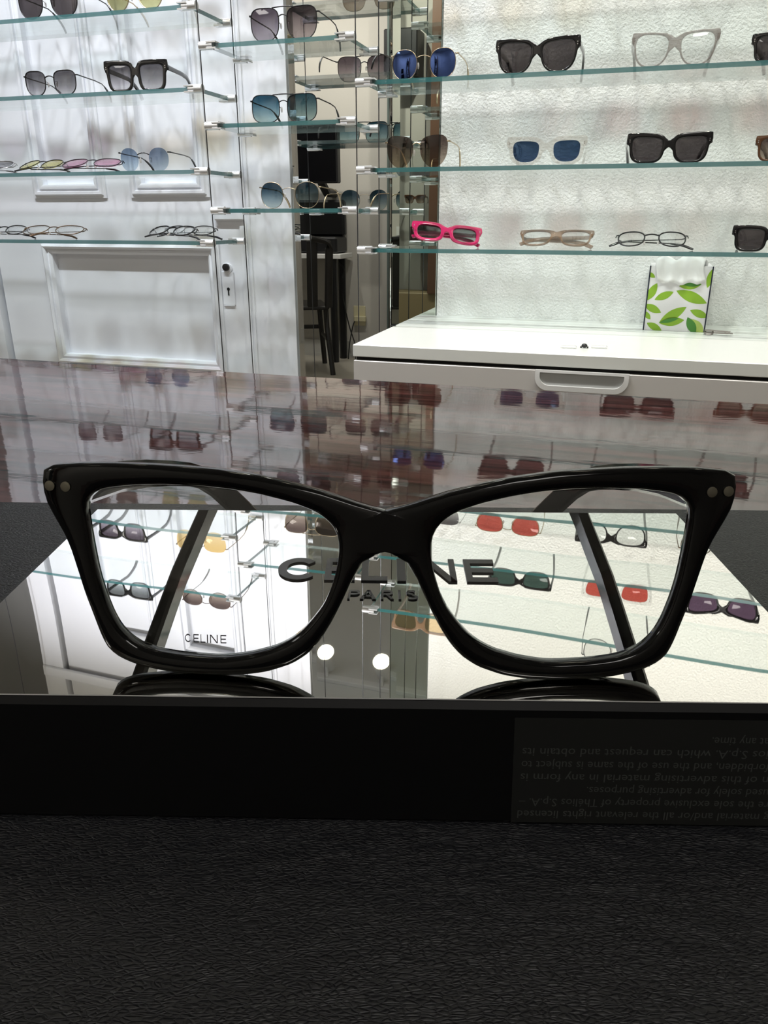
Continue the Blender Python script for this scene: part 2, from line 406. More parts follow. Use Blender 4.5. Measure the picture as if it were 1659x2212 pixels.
for a, nm in ((-1.6765, 'left of the white door'), (-.815, 'between door shelves and mirror shelves'), (-.505, 'between mirror shelves and plaster wall shelves'), (.6365, 'far right of the plaster wall')):
    for k, dn in (('F', 'front'), ('B', 'rear')):
        mb = MB(); mb.tube([(0, 0, -1.0+ZC*0-.0), (0, 0, 1.62)], .0011, n=8)
        mb.v = [(x, y, max(z, -ZC)) for x, y, z in mb.v]
        o = wmesh(mb, 'steel_cable', MT['cable'], a, WIRES[k], 0, smooth=True)
        tag(o, f'thin vertical steel cable holding shelves, the {dn} one {nm}', 'cable', 'shelf suspension cables')

# ================================================================ EYEWEAR
NPT = 56
def superell(w, h, n, taper, tilt, round_bot=0.):
    pts = []
    for i in range(NPT):
        t = 2*math.pi*i/NPT; c, s_ = math.cos(t), math.sin(t)
        nn = n if s_ > 0 else n*(1-round_bot)
        x = math.copysign(abs(c)**(2/nn), c); z = math.copysign(abs(s_)**(2/nn), s_)
        pts.append((w*x*(1+taper*z), h*z+tilt*w*x*max(0, (z+.3))))
    return pts     # x>0 is outwards
def raycast(poly, c, d):
    best = 0.
    n = len(poly)
    for i in range(n):
        ax, ay = poly[i]; bx, by = poly[(i+1) % n]
        ex, ey = bx-ax, by-ay; den = d[0]*ey-d[1]*ex
        if abs(den) < 1e-12: continue
        t = ((ax-c[0])*ey-(ay-c[1])*ex)/den; q = ((ax-c[0])*d[1]-(ay-c[1])*d[0])/den
        if t > 0 and -1e-9 <= q <= 1+1e-9: best = max(best, t)
    return best
def half_front(mb, c, hole, outers, seam, th, b, yfn, extra=(), blend=0):
    """half an acetate front as a ring about lens centre c: hole = inner outline, outers = outlines whose union is the rim; x=0 is the middle"""
    ang = set(round(2*math.pi*i/120, 6) for i in range(120))
    for (x, z) in list(seam)+list(extra):
        t = math.atan2(z-c[1], x-c[0]) % (2*math.pi)
        for d in (-.004, .004) if (x, z) in seam else (0,): ang.add(round((t+d) % (2*math.pi), 6))
    ang = sorted(ang); rows = []; onseam = []
    RO = []
    for t in ang:
        d = (math.cos(t), math.sin(t)); r_ = max(raycast(o, c, d) for o in outers)
        RO.append((r_, d[0] < 0 and r_ >= -c[0]/d[0]-1e-5))
    for _ in range(blend):
        RO = [(r, s_) if s_ else ((RO[i-1][0]+2*r+RO[(i+1) % len(RO)][0])/4, False) for i, (r, s_) in enumerate(RO)]
    for t, (ro, _) in zip(ang, RO):
        d = (math.cos(t), math.sin(t))
        ri = raycast(hole, c, d)
        sm = False
        if d[0] < 0:
            rx = -c[0]/d[0]
            if ro >= rx-1e-5: ro = rx; sm = True
        bb = min(b, (ro-ri)*.3)
        if sm: sec = [(ri, -bb), (ri, -th+bb), (ri+.3*bb, -th+.3*bb), (ri+bb, -th), ((ri+ro)/2, -th*1.04), (ro, -th), (ro, -th), (ro, -th), (ro, 0), (ro, 0), (ri+bb, 0)]
        else: sec = [(ri, -bb), (ri, -th+bb), (ri+.3*bb, -th+.3*bb), (ri+bb, -th), ((ri+ro)/2, -th*1.04), (ro-bb, -th), (ro-.3*bb, -th+.3*bb), (ro, -th+bb), (ro, -bb), (ro-bb, 0), (ri+bb, 0)]
        rows.append([(c[0]+d[0]*r, y, c[1]+d[1]*r) for r, y in sec]); onseam.append(sm)
    n = len(rows); k = 11
    for sgn in (1, -1):
        vs = []
        for row in rows:
            for (x, y, z) in row: vs.append(yfn(sgn*max(x, 0.), y, z))
        fs = []
        for i in range(n):
            j = (i+1) % n
            for q in range(k):
                if q == 7 and onseam[i] and onseam[j]: continue
                fs.append((i*k+q, i*k+(q+1) % k, j*k+(q+1) % k, j*k+q))
        mb.add(vs, fs)
def lens_mesh(cx, cz, pts, sgn, y0, yfn, dome=.002, thick=.0012):
    mb = MB(); n = len(pts); vs = []; rings = (1., .8, .5, .2)
    for side in (0, 1):
        for r in rings:
            for (x, z) in pts:
                vs.append(yfn(sgn*(cx+x*r), y0-dome*(1-r*r)+side*thick, cz+z*r))
    fs = []; R = len(rings)
    for side in (0, 1):
        o = side*R*n
        for q in range(R-1):
            for i in range(n): fs.append((o+q*n+i, o+q*n+(i+1) % n, o+(q+1)*n+(i+1) % n, o+(q+1)*n+i))
        fs.append(tuple(o+(R-1)*n+i for i in range(n)))
    for i in range(n): fs.append((i, (i+1) % n, R*n+(i+1) % n, R*n+i))
    return mb.add(vs, fs)
LENSES = {}
def lens_mat(key):
    if key in LENSES: return LENSES[key]
    D = dict(grey=((.13, .12, .13), (.62, .60, .62)), greyplum=((.10, .08, .10), (.42, .38, .42)), dark=((.085, .072, .076), None), clear=((.93, .94, .94), None),
             teal=((.025, .085, .13), (.42, .58, .62)), tealdeep=((.02, .06, .10), (.55, .66, .68)), blue=((.03, .06, .12), (.06, .10, .19)), mirrorblue=((.02, .03, .08), None), bluegrey=((.24, .33, .48), (.60, .70, .80)),
             brown=((.12, .085, .075), (.45, .37, .30)), olive=((.34, .34, .14), (.62, .60, .32)), yellow=((.80, .72, .25), None), olive2=((.55, .50, .18), None), mauve=((.48, .32, .42), None), pink=((.75, .36, .52), None),
             amber=((.78, .55, .22), (.85, .66, .36)), red=((.55, .10, .08), None), green=((.05, .09, .08), None), purple=((.11, .07, .12), None), palepink=((.62, .42, .56), None), tanl=((.85, .66, .42), None), greybig=((.16, .17, .17), (.5, .55, .55)))
    t, b = D[key]
    sq = lambda c: tuple(math.sqrt(x) for x in c) if c else None
    kw = {}
    if key == 'mirrorblue': kw = dict(glossy=(.22, .36, .95), extra=.42)
    if key == 'blue': kw = dict(glossy=(.35, .55, .85), extra=.07)
    LENSES[key] = thin_glass('lens '+key, sq(t), sq(b), **kw); return LENSES[key]
ACE = {}
def ace(key):
    if key in ACE: return ACE[key]
    D = dict(black=((.005, .005, .006), 1.), crystal=((.40, .36, .30), .22), grey=((.22, .19, .17), .5), tan=((.26, .155, .085), .6), pink=((.50, .010, .10), .93), clear=((.6, .6, .58), .2), tort=((.08, .035, .015), 1.))
    c, a = D[key]; ACE[key] = P('acetate '+key, c, .12, coat=.6, alpha=a); return ACE[key]
def eyewear(label, a, D, z, Wd, H, style='acetate', lens='dark', frame='black', yaw=0., pose='open', lean=0., n=3.6, taper=.10, tilt=.03, rim=(.0055, .004, .0035), dbl=.020, roundbot=.15, cat='sunglasses',
            name='sunglasses', group='eyewear on the glass shelves', tl=.142, bridge2=False, wr=.0009, roll=0., tip=None):
    root = wthing(name, label, cat, a, D, z, group)
    metal = style in ('wire', 'rimless')
    ep = .006 if not metal else .004
    if metal: rs = wr; rt = wr; rb = wr
    else: rt, rs, rb = rim
    lw = (Wd-dbl)/4-ep/2-rs*.6; lh = (H-rt-rb)/2
    cx = dbl/2+rs*.3+lw; cz = rb+lh
    pts = superell(lw, lh, n, taper, tilt, roundbot)
    hole = [(cx+x, cz+zz) for x, zz in pts]
    kx = .004/((Wd/2)**2)
    yfn = lambda x, y, zz: (x, y+kx*x*x, zz)
    y0 = -.0022
    fm = MT[frame] if metal else ace(frame)
    zh = cz+lh*.62
    if not metal:
        th = .0042
        off = [(cx+x*(1+rs/lw), cz+(zz*(1+(rt if zz > 0 else rb)/lh))) for x, zz in pts]
        zt = cz+lh*.70; zb = cz+lh*.16
        br = [(cx-lw*.8, cz+lh+rt*.6), (0, zt+.001), (0, zb), (cx-lw*.92, cz-lh*.30)]
        xe = Wd/2
        en = [(cx+lw*.2, cz+lh*.85), (cx+lw*.6, cz+lh+rt*1.0), (xe-.001, cz+lh+rt*.95+tilt*lw), (xe, cz+lh*.80), (xe-.003, cz+lh*.42), (cx+lw*.8, cz-lh*.1)]
        mb = MB(); half_front(mb, (cx, cz), hole, [off, br, en], [(0, zt+.001), (0, zb)], th, .0011, yfn, extra=en[2:5], blend=2)
        mb.build('frame_front', fm, root, smooth=55)
        for s in (1, -1):
            mb = MB()
            disc(mb, (s*(xe-.0052), -th*1.02+kx*(xe-.005)**2, cz+lh*.86), .0009, .0003, n=10)
            disc(mb, (s*(xe-.0052), -th*1.02+kx*(xe-.005)**2, cz+lh*.70), .0009, .0003, n=10)
            mb.build('rivet', MT['silver'], root)
        zh = cz+lh*.74
    else:
        mb = MB()
        for s in (1, -1):
            if style == 'wire': mb.tube([yfn(s*x, y0, zz) for x, zz in hole], wr, n=8, up=(0, 1, 0), closed=True)
            # end piece with hinge
            xr = cx+lw*.97; me_ = mb if style == 'wire' else MB()
            me_.bar([yfn(s*xr, y0, zh), yfn(s*(Wd/2-.0015), y0, zh), (s*Wd/2, .006, zh)], .0016, .0026)
            if style != 'wire': me_.build('end_piece', fm, root, smooth=50)
        zb_ = cz+lh*.42; nb = 9
        xi = cx-lw*.96
        mb.tube([yfn(-xi+2*xi*i/(nb-1), y0, zb_+.0035*math.sin(math.pi*i/(nb-1))) for i in range(nb)], wr*1.15, n=8, up=(0, 1, 0))
        if bridge2:
            xi2 = cx-lw*.55
            mb.tube([yfn(-xi2+2*xi2*i/(nb-1), y0, cz+lh*.98+.001*math.sin(math.pi*i/(nb-1))) for i in range(nb)], wr*1.15, n=8, up=(0, 1, 0))
        mb.build('frame_front' if style == 'wire' else 'bridge', fm, root, smooth=True)
        for s in (1, -1):
            mb = MB(); mb.ball((s*(cx-lw*1.02), .007, cz-lh*.05), .004, sc=(.5, .5, 1.35)); mb.build('nose_pad', MT['pad'], root, smooth=True)
            pa = [(s*(cx-lw*.95), .0, cz+lh*.12), (s*(cx-lw*.9), .006, cz+lh*.16), (s*(cx-lw*1.0), .008, cz)]
            mb = MB(); mb.tube(pa, .0005, n=6); mb.build('pad_arm', fm, root, smooth=True)
    lp = [(x*1.008, zz*1.008) for x, zz in pts]
    for s in (1, -1): lens_mesh(cx, cz, lp, s, y0+.0006, yfn).build('lens', lens_mat(lens), root, smooth=40)
    tw, thh = (.0016, .0022) if metal else (.0042, .0085)
    for s in (1, -1):
        mb = MB()
        if pose == 'open':
            L = tl; x0 = s*(Wd/2-.001 if metal else Wd/2-.0025); zb2 = zh-.004
            path = [(x0, .004, zh), (x0+s*.001, L*.2, zh-.001), (x0+s*.001, L*.45, zh-.002), (x0-s*.001, L*.66, zb2)]
            zt = .0035; k = 5
            for i in range(1, k+1):
                f = i/k; path.append((x0-s*.001-s*.006*f, L*(.66+.30*math.sin(f*math.pi/2*.9)), zb2+(zt-zb2)*(f**1.25)))
        else:
            yy = .009 if s > 0 else .0145
            xx = s*(Wd/2-.004); zf = zh
            path = [(xx, .004, zf), (xx-s*.002, yy*.8, zf), (xx-s*.008, yy, zf)]+[(xx-s*(.008+.1*f), yy+.001*f, zf-.004*f) for f in (.3, .6, .85)]+[(xx-s*(.108+.008*i), yy+.001, zf-.004-.005*i) for i in (1, 2, 3)]
        m_ = len(path)
        if metal:
            cut = 4 if pose == 'open' else 5
            mb.bar(path, tw, thh); t = mb.build('temple', fm, root, smooth=50)
            mb = MB(); mb.bar(path[cut:], .0032, .0048, scale=[.7]+[1.]*(len(path[cut:])-2)+[.8]); mb.build('temple_tip', ace(tip) if tip else fm, t, smooth=50)
        else:
            mb.bar(path, tw, thh, scale=[1.15]+[1.]*(m_-2)+[.95]); mb.build('temple', ace(tip) if tip else fm, root, smooth=50)
    rot = Matrix.Rotation(-YAW+yaw, 4, 'Z')@Matrix.Rotation(roll, 4, 'Y')@Matrix.Rotation(-lean, 4, 'X')
    mn = 1e9
    def walk(o):
        nonlocal mn
        for ch in o.children:
            for v in ch.data.vertices: mn = min(mn, (rot@v.co).z)
            walk(ch)
    walk(root)
    root.matrix_basis = Matrix.Translation(W(a, D, z)+Vector((0, 0, -mn+.0002)))@rot
    return root
def place(label, z, px0, px1, ytop, D=1.522, hmul=1., **kw):
    a0, _ = AZ(px0, ytop, D); a1, _ = AZ(px1, ytop, D); _, zt = AZ((px0+px1)/2, ytop, D)
    H = kw.pop('H', None) or max(.03, (zt-z)*hmul)
    return eyewear(label, (a0+a1)/2, D, z, a1-a0, H, **kw)
R_ = math.radians
# --- shelves in front of the door
place('black wire sunglasses with grey lenses, cut by top edge above thin browline pair', ZL[3], 30, 166, -32, style='wire', lens='dark', frame='blackmetal', n=2.9, taper=.06, roundbot=.25, H=.056)
place('wire sunglasses with olive yellow lenses on the shelf at the top edge', ZL[3], 222, 352, -40, style='wire', lens='olive', frame='gold', n=2.8, taper=.05, roundbot=.3, H=.052)
place('slim black browline sunglasses with graded grey lenses, left of chunky black pair', ZL[2], 50, 162, 152, style='wire', lens='grey', frame='blackmetal', n=3.4, taper=.06, roundbot=.3, wr=.0011, yaw=R_(4))
place('chunky thick black sunglasses with graded grey lenses on shelf before white door', ZL[2], 226, 357, 130, lens='grey', frame='black', n=4.6, taper=.09, rim=(.0085, .006, .0045), dbl=.018, yaw=R_(6))
place('rimless sunglasses with round blue grey lenses beside the pink folded pair', ZL[1], 255, 363, 318, style='rimless', lens='bluegrey', frame='blackmetal', n=2.25, taper=.03, roundbot=.05, dbl=.024, yaw=R_(4))
fold = dict(pose='folded', lean=R_(66))
place('folded sunglasses with yellow lenses lying flat on shelf before door', ZL[1], 22, 120, 349, H=.046, style='wire', lens='yellow', frame='blackmetal', n=2.6, taper=.05, yaw=R_(-6), D=1.52, **fold)
place('folded sunglasses with rose pink lenses lying flat between yellow pair and round blue grey pair', ZL[1], 122, 247, 349, H=.044, style='wire', lens='pink', frame='blackmetal', n=2.6, taper=.05, yaw=R_(4), D=1.515, **fold)
place('folded grey lensed glasses cut by the left edge beside yellow lenses', ZL[1], -92, 12, 349, H=.044, style='wire', lens='grey', frame='silver', n=2.6, taper=.05, D=1.52, **fold)
EG = dict(name='eyeglasses', cat='eyeglasses', lens='clear')
fold2 = dict(pose='folded', lean=R_(64))
place('folded thin black eyeglasses cut by left edge on the lowest door shelf', ZL[0], -52, 40, 489, H=.042, style='wire', frame='blackmetal', wr=.0012, n=2.5, yaw=R_(8), D=1.52, **EG, **fold2)
place('folded wire eyeglasses with grey tips, right of black pair at left edge', ZL[0], 38, 166, 492, H=.042, style='wire', frame='bronze', wr=.001, n=2.5, yaw=R_(5), D=1.525, **EG, **fold2)
place('folded black rimmed eyeglasses in front, overlapping another pair near the cable', ZL[0], 301, 413, 497, H=.042, style='wire', frame='blackmetal', wr=.0014, n=2.4, yaw=R_(-10), D=1.515, **EG, **fold2)
place('folded dark wire eyeglasses behind the front black pair, nearest the cable', ZL[0], 345, 455, 495, H=.042, style='wire', frame='blackmetal', wr=.0011, n=2.4, yaw=R_(6), D=1.56, **EG, **fold2)
# --- shelves in front of the mirror
place('large square aviator sunglasses with graded plum grey lenses and silver brow bar', ZM[2], 535, 688, 14, style='wire', lens='greyplum', frame='blackmetal', n=3.4, taper=.05, roundbot=.3, bridge2=True, dbl=.016)
place('large square aviator sunglasses with graded blue lenses and black brow bar', ZM[1], 538, 688, 203, style='wire', lens='teal', frame='blackmetal', n=3.8, taper=.0, roundbot=.25, bridge2=True, dbl=.016)
place('round gold wire sunglasses with graded teal lenses on lowest mirror shelf', ZM[0], 558, 692, 393, style='wire', lens='tealdeep', frame='gold', n=2.3, taper=.03, roundbot=.05, bridge2=False, dbl=.026, wr=.0005)
# --- shelves in front of the plaster wall
place('round gold rimmed sunglasses with blue mirrored lenses, half before the mirror', ZR[2], 843, 990, 105, style='wire', lens='mirrorblue', frame='gold', n=2.35, taper=.05, roundbot=.05, dbl=.024, wr=.0006)
place('square black sunglasses with dark lenses between blue mirrored pair and clear frames', ZR[2], 1071, 1256, 82, lens='dark', frame='black', n=3.6, taper=.16, tilt=.07, rim=(.006, .004, .0035), dbl=.019, roundbot=.3, yaw=R_(-2))
place('large translucent grey eyeglasses with clear lenses on upper right shelf', ZR[2], 1367, 1558, 68, frame='grey', n=3.3, taper=.12, tilt=.06, rim=(.0035, .0028, .0025), dbl=.02, roundbot=.3, **EG)
place('dark framed sunglasses cut by right edge on the upper shelf', ZR[2], 1626, 1800, 65, lens='dark', frame='black', n=3.6, taper=.1, yaw=R_(-14))
place('oversized rimless sunglasses with brown graded lenses and thin gold temples', ZR[1], 831, 972, 291, style='rimless', lens='brown', frame='gold', n=3.0, taper=.12, tilt=.08, roundbot=.35, dbl=.014)
place('clear crystal framed sunglasses with blue lenses on middle right shelf', ZR[1], 1096, 1270, 295, lens='blue', frame='crystal', n=3.6, taper=.07, rim=(.007, .007, .006), dbl=.022, roundbot=.3, yaw=R_(2))
place('square black sunglasses with dark lenses directly right of the crystal framed pair', ZR[1], 1356, 1543, 287, lens='dark', frame='black', n=4.2, taper=.11, tilt=.05, rim=(.0075, .005, .004), dbl=.02, roundbot=.25, yaw=R_(2))
place('dark brown sunglasses cut by right edge on the middle shelf', ZR[1], 1634, 1800, 290, lens='brown', frame='tort', n=3.6, taper=.08, yaw=R_(-14))
place('folded chunky hot pink sunglasses with grey lenses on lowest right shelf', ZR[0], 889, 1043, 484, H=.05, lens='greybig', frame='pink', n=3.3, taper=.05, tilt=.05, rim=(.008, .007, .006), dbl=.02, pose='folded', lean=R_(48), yaw=R_(16), roll=R_(6), D=1.54)
place('folded translucent tan eyeglasses between hot pink pair and black oval pair', ZR[0], 1119, 1283, 506, H=.044, frame='tan', n=3.2, taper=.1, tilt=.05, rim=(.0035, .003, .003), dbl=.02, D=1.545, pose='folded', lean=R_(52), **EG)
place('folded thin black oval eyeglasses directly above the tissue box', ZR[0], 1330, 1490, 509, H=.042, style='wire', frame='blackmetal', wr=.0013, n=2.6, taper=.05, dbl=.024, D=1.54, pose='folded', lean=R_(54), **EG)
place('square black sunglasses cut by right edge, on shelf with the hot pink pair', ZR[0], 1584, 1760, 487, lens='dark', frame='black', n=4., taper=.07, rim=(.007, .005, .004), yaw=R_(-8))
# --- shelves above the photo, seen in the mirrored stand and in the table top
def upper(label, z, px, py, Wd=.142, H=.05, D=1.525, **kw):
    a, _ = AZR(px, py, D)
    return eyewear(label, a, D, z, Wd, H, **kw)
upper('dark grey sunglasses above the photo at left, reflected in the stand', ZL[4], 262, 1138, lens='greyplum', frame='black')
upper('amber lensed rimless sunglasses above the photo, reflected through the left lens', ZL[4], 432, 1165, style='rimless', lens='amber', frame='gold', n=3, H=.056)
upper('round sunglasses with pale pink lenses, reflected at the stand left corner', ZL[4], 150, 1205, lens='palepink', frame='black', n=2.2, H=.046)
upper('large square sunglasses with grey green graded lenses, reflected at left of stand', ZL[5], 275, 1265, lens='greybig', frame='black', H=.055)
upper('round brown wire sunglasses reflected above the small lens lettering', ZL[5], 448, 1330, style='wire', lens='brown', frame='bronze', n=2.3, H=.048)
upper('square brown aviator sunglasses reflected above the large letter C', ZM[3], 672, 1165, style='wire', lens='brown', frame='gold', n=3.2, H=.056, bridge2=True)
upper('grey rimless sunglasses reflected beside the glasses bridge', ZR[3], 925, 1155, style='rimless', lens='grey', frame='silver', n=3)
upper('red lensed gold sunglasses reflected above the last letter of stand', ZR[3], 1097, 1155, style='wire', lens='red', frame='gold', n=2.8, H=.052)
upper('large black eyeglasses reflected at upper right of the stand', ZR[3], 1322, 1155, frame='black', n=2.8, rim=(.0035, .003, .0025), **EG)
upper('thin tan eyeglasses reflected at right edge of the stand', ZR[3], 1545, 1215, style='wire', frame='bronze', n=2.6, **EG)
upper('black sunglasses with green lenses reflected in the right lens', ZR[4], 1120, 1300, lens='green', frame='black', taper=.16)
upper('red lensed crystal sunglasses reflected near the right lens bottom', ZR[4], 1330, 1320, lens='red', frame='clear')
upper('cat eye sunglasses with purple lenses reflected at right corner of stand', ZR[4], 1557, 1340, lens='purple', frame='black', tilt=.2, taper=.14)
upper('tan crystal sunglasses reflected right of the two lamp spots', ZR[5], 907, 1400, lens='tanl', frame='tan')
upper('black wire eyeglasses reflected at the stand front edge', ZR[5], 1320, 1500, style='wire', frame='blackmetal', n=2.8, **EG)

# ================================================================ WHITE CABINET
zc = -.209
ca, cd = WD(762, 744, zc)
cab = wthing('cabinet', 'white drawer cabinet under the plaster wall shelves, behind the polished table', 'cabinet', ca, cd, -ZC)
CW = 1.9; dep = DW-cd-.001
h0 = ZC+zc
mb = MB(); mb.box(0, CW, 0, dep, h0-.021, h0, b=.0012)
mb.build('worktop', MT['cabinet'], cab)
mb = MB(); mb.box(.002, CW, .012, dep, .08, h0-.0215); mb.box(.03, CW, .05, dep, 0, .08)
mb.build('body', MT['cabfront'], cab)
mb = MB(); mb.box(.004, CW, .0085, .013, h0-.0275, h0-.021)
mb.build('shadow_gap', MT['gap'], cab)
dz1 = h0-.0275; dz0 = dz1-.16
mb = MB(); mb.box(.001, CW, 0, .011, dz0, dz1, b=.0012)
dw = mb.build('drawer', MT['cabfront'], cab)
ha, hz1 = AZ(1157, 797, cd); hb, _ = AZ(1360, 806, cd); _, hz0 = AZ(1255, 843, cd)
ha -= ca; hb -= ca; hz1 += ZC; hz0 += ZC
hm = (ha+hb)/2; hw = (hb-ha)/2; hh = dz1-hz0+.004
def tray(w, h, r):
    p = [(-w, 0)]
    for i in range(9): t = math.pi+math.pi/2*i/8; p.append((-w+r+r*math.cos(t), -h+r+r*math.sin(t)))
    for i in range(9): t = 1.5*math.pi+math.pi/2*i/8; p.append((w-r+r*math.cos(t), -h+r+r*math.sin(t)))
    p.append((w, 0)); return p
ou = tray(hw, hh, .022); inn = tray(hw-.0075, hh-.0085, .016); inn = [(x, z-.004 if i in (0, len(inn)-1) else z) for i, (x, z) in enumerate(inn)]
n = len(ou); mb = MB(); vs = []
for pts, y in ((ou, 0), (ou, -.004), (inn, -.0045), (inn, -.0005)): vs += [(hm+x, y, dz1+.001+z) for x, z in pts]
fs = []
for L in range(3):
    for i in range(n):
        j = (i+1) % n; fs.append((L*n+i, L*n+j, (L+1)*n+j, (L+1)*n+i))
mb.add(vs, fs); hd = mb.build('handle', MT['alu'], dw, smooth=50)
mb = MB(); mb.add([(hm+x, -.0012, dz1+.001+z) for x, z in inn], [tuple(range(n))]); mb.build('handle_recess', MT['alugrey'], hd)
ga, gd = WD(849, 704, zc)
mb = MB(); mb.box(-.006, .006, -.004, .004, -.0002, .0006); mb.v = [(x+ga-ca, y+gd-cd, z+h0) for x, y, z in mb.v]
mb.build('cable_slot', MT['gap'], cab)
mb = MB(); mb.box(.0, CW, DW-cd-.006, DW-cd-.001, h0, h0+.0, 0)

# ---- tissue box
ta, td = WD(1391, 713, zc); tb, _ = AZ(1521, 718, td)
_, tz = AZ(1404, 574, td)
bw = .113; bh = tz-zc
tb_ = wthing('tissue_box', 'white tissue box printed with green leaves standing on the white cabinet', 'tissue box', ta+bw/2, td+bw/2, zc+.0003, rz=R_(-1.5))
mb = MB(); q = bw/2
# carton with a scalloped opening in its top and front
vs = [(-q, -q, 0), (q, -q, 0), (q, q, 0), (-q, q, 0), (-q, -q, bh), (q, -q, bh), (q, q, bh), (-q, q, bh)]
fr = [(-q, -q, bh)]+[(-q*.72+2*q*.72*i/14, -q, bh-.028*math.sin(math.pi*i/14)**.7) for i in range(15)]+[(q, -q, bh)]
k0 = len(vs); vs += fr[1:-1]
tp = [(-q*.72+2*q*.72*i/14, -q+.052*math.sin(math.pi*i/14)**.7, bh) for i in range(15)]
k1 = len(vs); vs += tp
mb.add(vs, [(0, 1, 5)+tuple(k0+14-i for i in range(15))+(4,), (1, 2, 6, 5), (2, 3, 7, 6), (3, 0, 4, 7), (0, 3, 2, 1), (4,)+tuple(k1+i for i in range(15))+(5, 6, 7)])
def uv(zx, zy):     # position on the carton front from its corners as measured
    v = (zy-(440+(450-440)*(zx-1003)/342))/(818-445); xl = 1003+(962-1003)*v; xr = 1345+(1298-1345)*v
    return -q+2*q*min(1, max(0, (zx-xl)/(xr-xl))), bh*(1-min(1, max(0, v)))
def leaf(p, p2, wid, mi, lay):
    vs = []; n = 10; dx, dy = p2[0]-p[0], p2[1]-p[1]; L = math.hypot(dx, dy); nx, ny = -dy/L, dx/L
    for sd in (1, -1):
        for i in range(n+1):
            f = i/n; w = wid/2*math.sin(math.pi*f)**.85
            if sd == -1 and i in (0, n): continue
            x, z = uv(p[0]+dx*f+nx*w*sd, p[1]+dy*f+ny*w*sd); vs.append((x, -q-.00025*lay, z))
    m_ = len(vs); lo = list(range(n+1))+list(range(m_-1, n, -1)); mb.add(vs, [tuple(lo)], mi)
for p, p2, w, mi, lay in [((1040, 540), (982, 640), 44, 1, 1), ((1025, 635), (1130, 590), 42, 1, 1), ((1145, 583), (1312, 655), 62, 1, 1), ((968, 662), (1062, 710), 44, 1, 1), ((1050, 770), (1202, 676), 54, 1, 1),
                          ((1050, 770), (1190, 752), 52, 1, 1), ((1052, 769), (1160, 742), 22, 2, 2), ((1222, 695), (1320, 735), 44, 1, 1), ((1208, 735), (1250, 835), 50, 2, 2), ((1225, 745), (1292, 835), 60, 3, 1),
                          ((1160, 558), (1282, 548), 48, 1, 1), ((1172, 545), (1280, 550), 26, 2, 2), ((1350, 455), (1312, 568), 40, 1, 1), ((965, 700), (1002, 750), 30, 1, 1), ((982, 770), (1065, 815), 40, 1, 1), ((985, 480), (1028, 508), 26, 1, 1)]: leaf(p, p2, w, mi, lay)
for x in (-q, q):
    mb.box(x-.0012, x+.0012, -q-.0008, -q+.0012, 0, bh, 4)
mb.build('carton', [MT['carton'], MT['leaf'], MT['leafdark'], MT['leaflight'], MT['navy']], tb_)
mb = MB(); N, K = 28, 14; vs = []; rnd = random.Random(3)
for i in range(N+1):
    for j in range(K+1):
        f, g = i/N, j/K; x = (f-.5)*q*1.55
        if g < .55: h = g/.55; y = -q+.034-h*.026; z = bh-.012+.030*math.sin(h*math.pi*.5)+.004*math.sin(f*9+1)
        else: h = (g-.55)/.45; y = -q+.008-.013*h; z = bh+.018-.040*h-.010*math.sin(f*math.pi)*h+.004*math.sin(f*9+1)*(1-h)
        y += .003*math.sin(f*23+g*5)+rnd.uniform(-.0008, .0008); z += .0025*math.sin(f*17+g*9)-.010*abs(f-.5)
        vs.append((x+.004*math.sin(g*7), y if g < .55 else min(y, -q-.0015-.001*math.sin(f*20)), z))
mb.add(vs, [(i*(K+1)+j, (i+1)*(K+1)+j, (i+1)*(K+1)+j+1, i*(K+1)+j+1) for i in range(N) for j in range(K)])
o = mb.build('tissue', MT['tissue'], tb_, smooth=True); md = o.modifiers.new('thick', 'SOLIDIFY'); md.thickness = .0006
# ---- keys
ka, kd = WD(1545, 724, zc)
ks = wthing('key_bunch', 'small bunch of metal keys lying beside the tissue box', 'keys', ka, kd, zc+.0003, rz=R_(-8))
mb = MB(); mb.tube([(-.012+.008*math.cos(t*.3491), .008*math.sin(t*.3491), .004+.003*math.sin(t*.3491)) for t in range(18)], .0012, n=8, closed=True); mb.build('key_ring', MT['steelkey'], ks, smooth=True)
for i, (ang, l) in enumerate(((.12, .030), (-.22, .026))):
    mb = MB(); zz = .003+.0038*i
    mb.add([(-.012+.009*math.cos(t*.5236)*1.0, .007*math.sin(t*.5236), zz+d) for d in (0, .002) for t in range(12)], [tuple(range(12))[::-1], tuple(range(12, 24))]+[(t, (t+1) % 12, 12+(t+1) % 12, 12+t) for t in range(12)])
    mb.box(-.004, l, -.003, .003, zz, zz+.002); mb.box(l*.6, l*.75, -.0045, -.003, zz, zz+.002); mb.box(l*.85, l, -.004, -.003, zz, zz+.002)
    o = mb.build('key', MT['steelkey'], ks); o.rotation_euler = (0, 0, ang)
# ---- tags and a dark screw cap on the worktop
for (px, lab) in ((1228, 'small clear plastic tag on white cabinet, left of the dark knob'), (1294, 'small clear plastic tag on white cabinet, right of the dark knob')):
    a, d = WD(px, 752, zc); mb = MB(); mb.box(-.0135, .0135, -.006, .006, 0, .004, b=.0014)
    tag(wmesh(mb, 'plastic_tag', MT['clearplastic'], a, d, zc+.0002), lab, 'tag', 'clear tags on the cabinet')
a, d = WD(1262, 752, zc)
kr = wthing('dark_knob', 'tiny dark knob between two clear tags on the white cabinet', 'knob', a, d, zc+.0002)
mb = MB(); mb.ball((0, 0, .004), .0052, sc=(1, 1, .7)); mb.build('knob_head', MT['blackplastic'], kr, smooth=True)
for s in (-1, 1):
    mb = MB(); mb.box(s*.0055-.0014, s*.0055+.0014, -.002, .002, 0, .003, b=.0005); mb.build('knob_foot', MT['blackplastic'], kr)

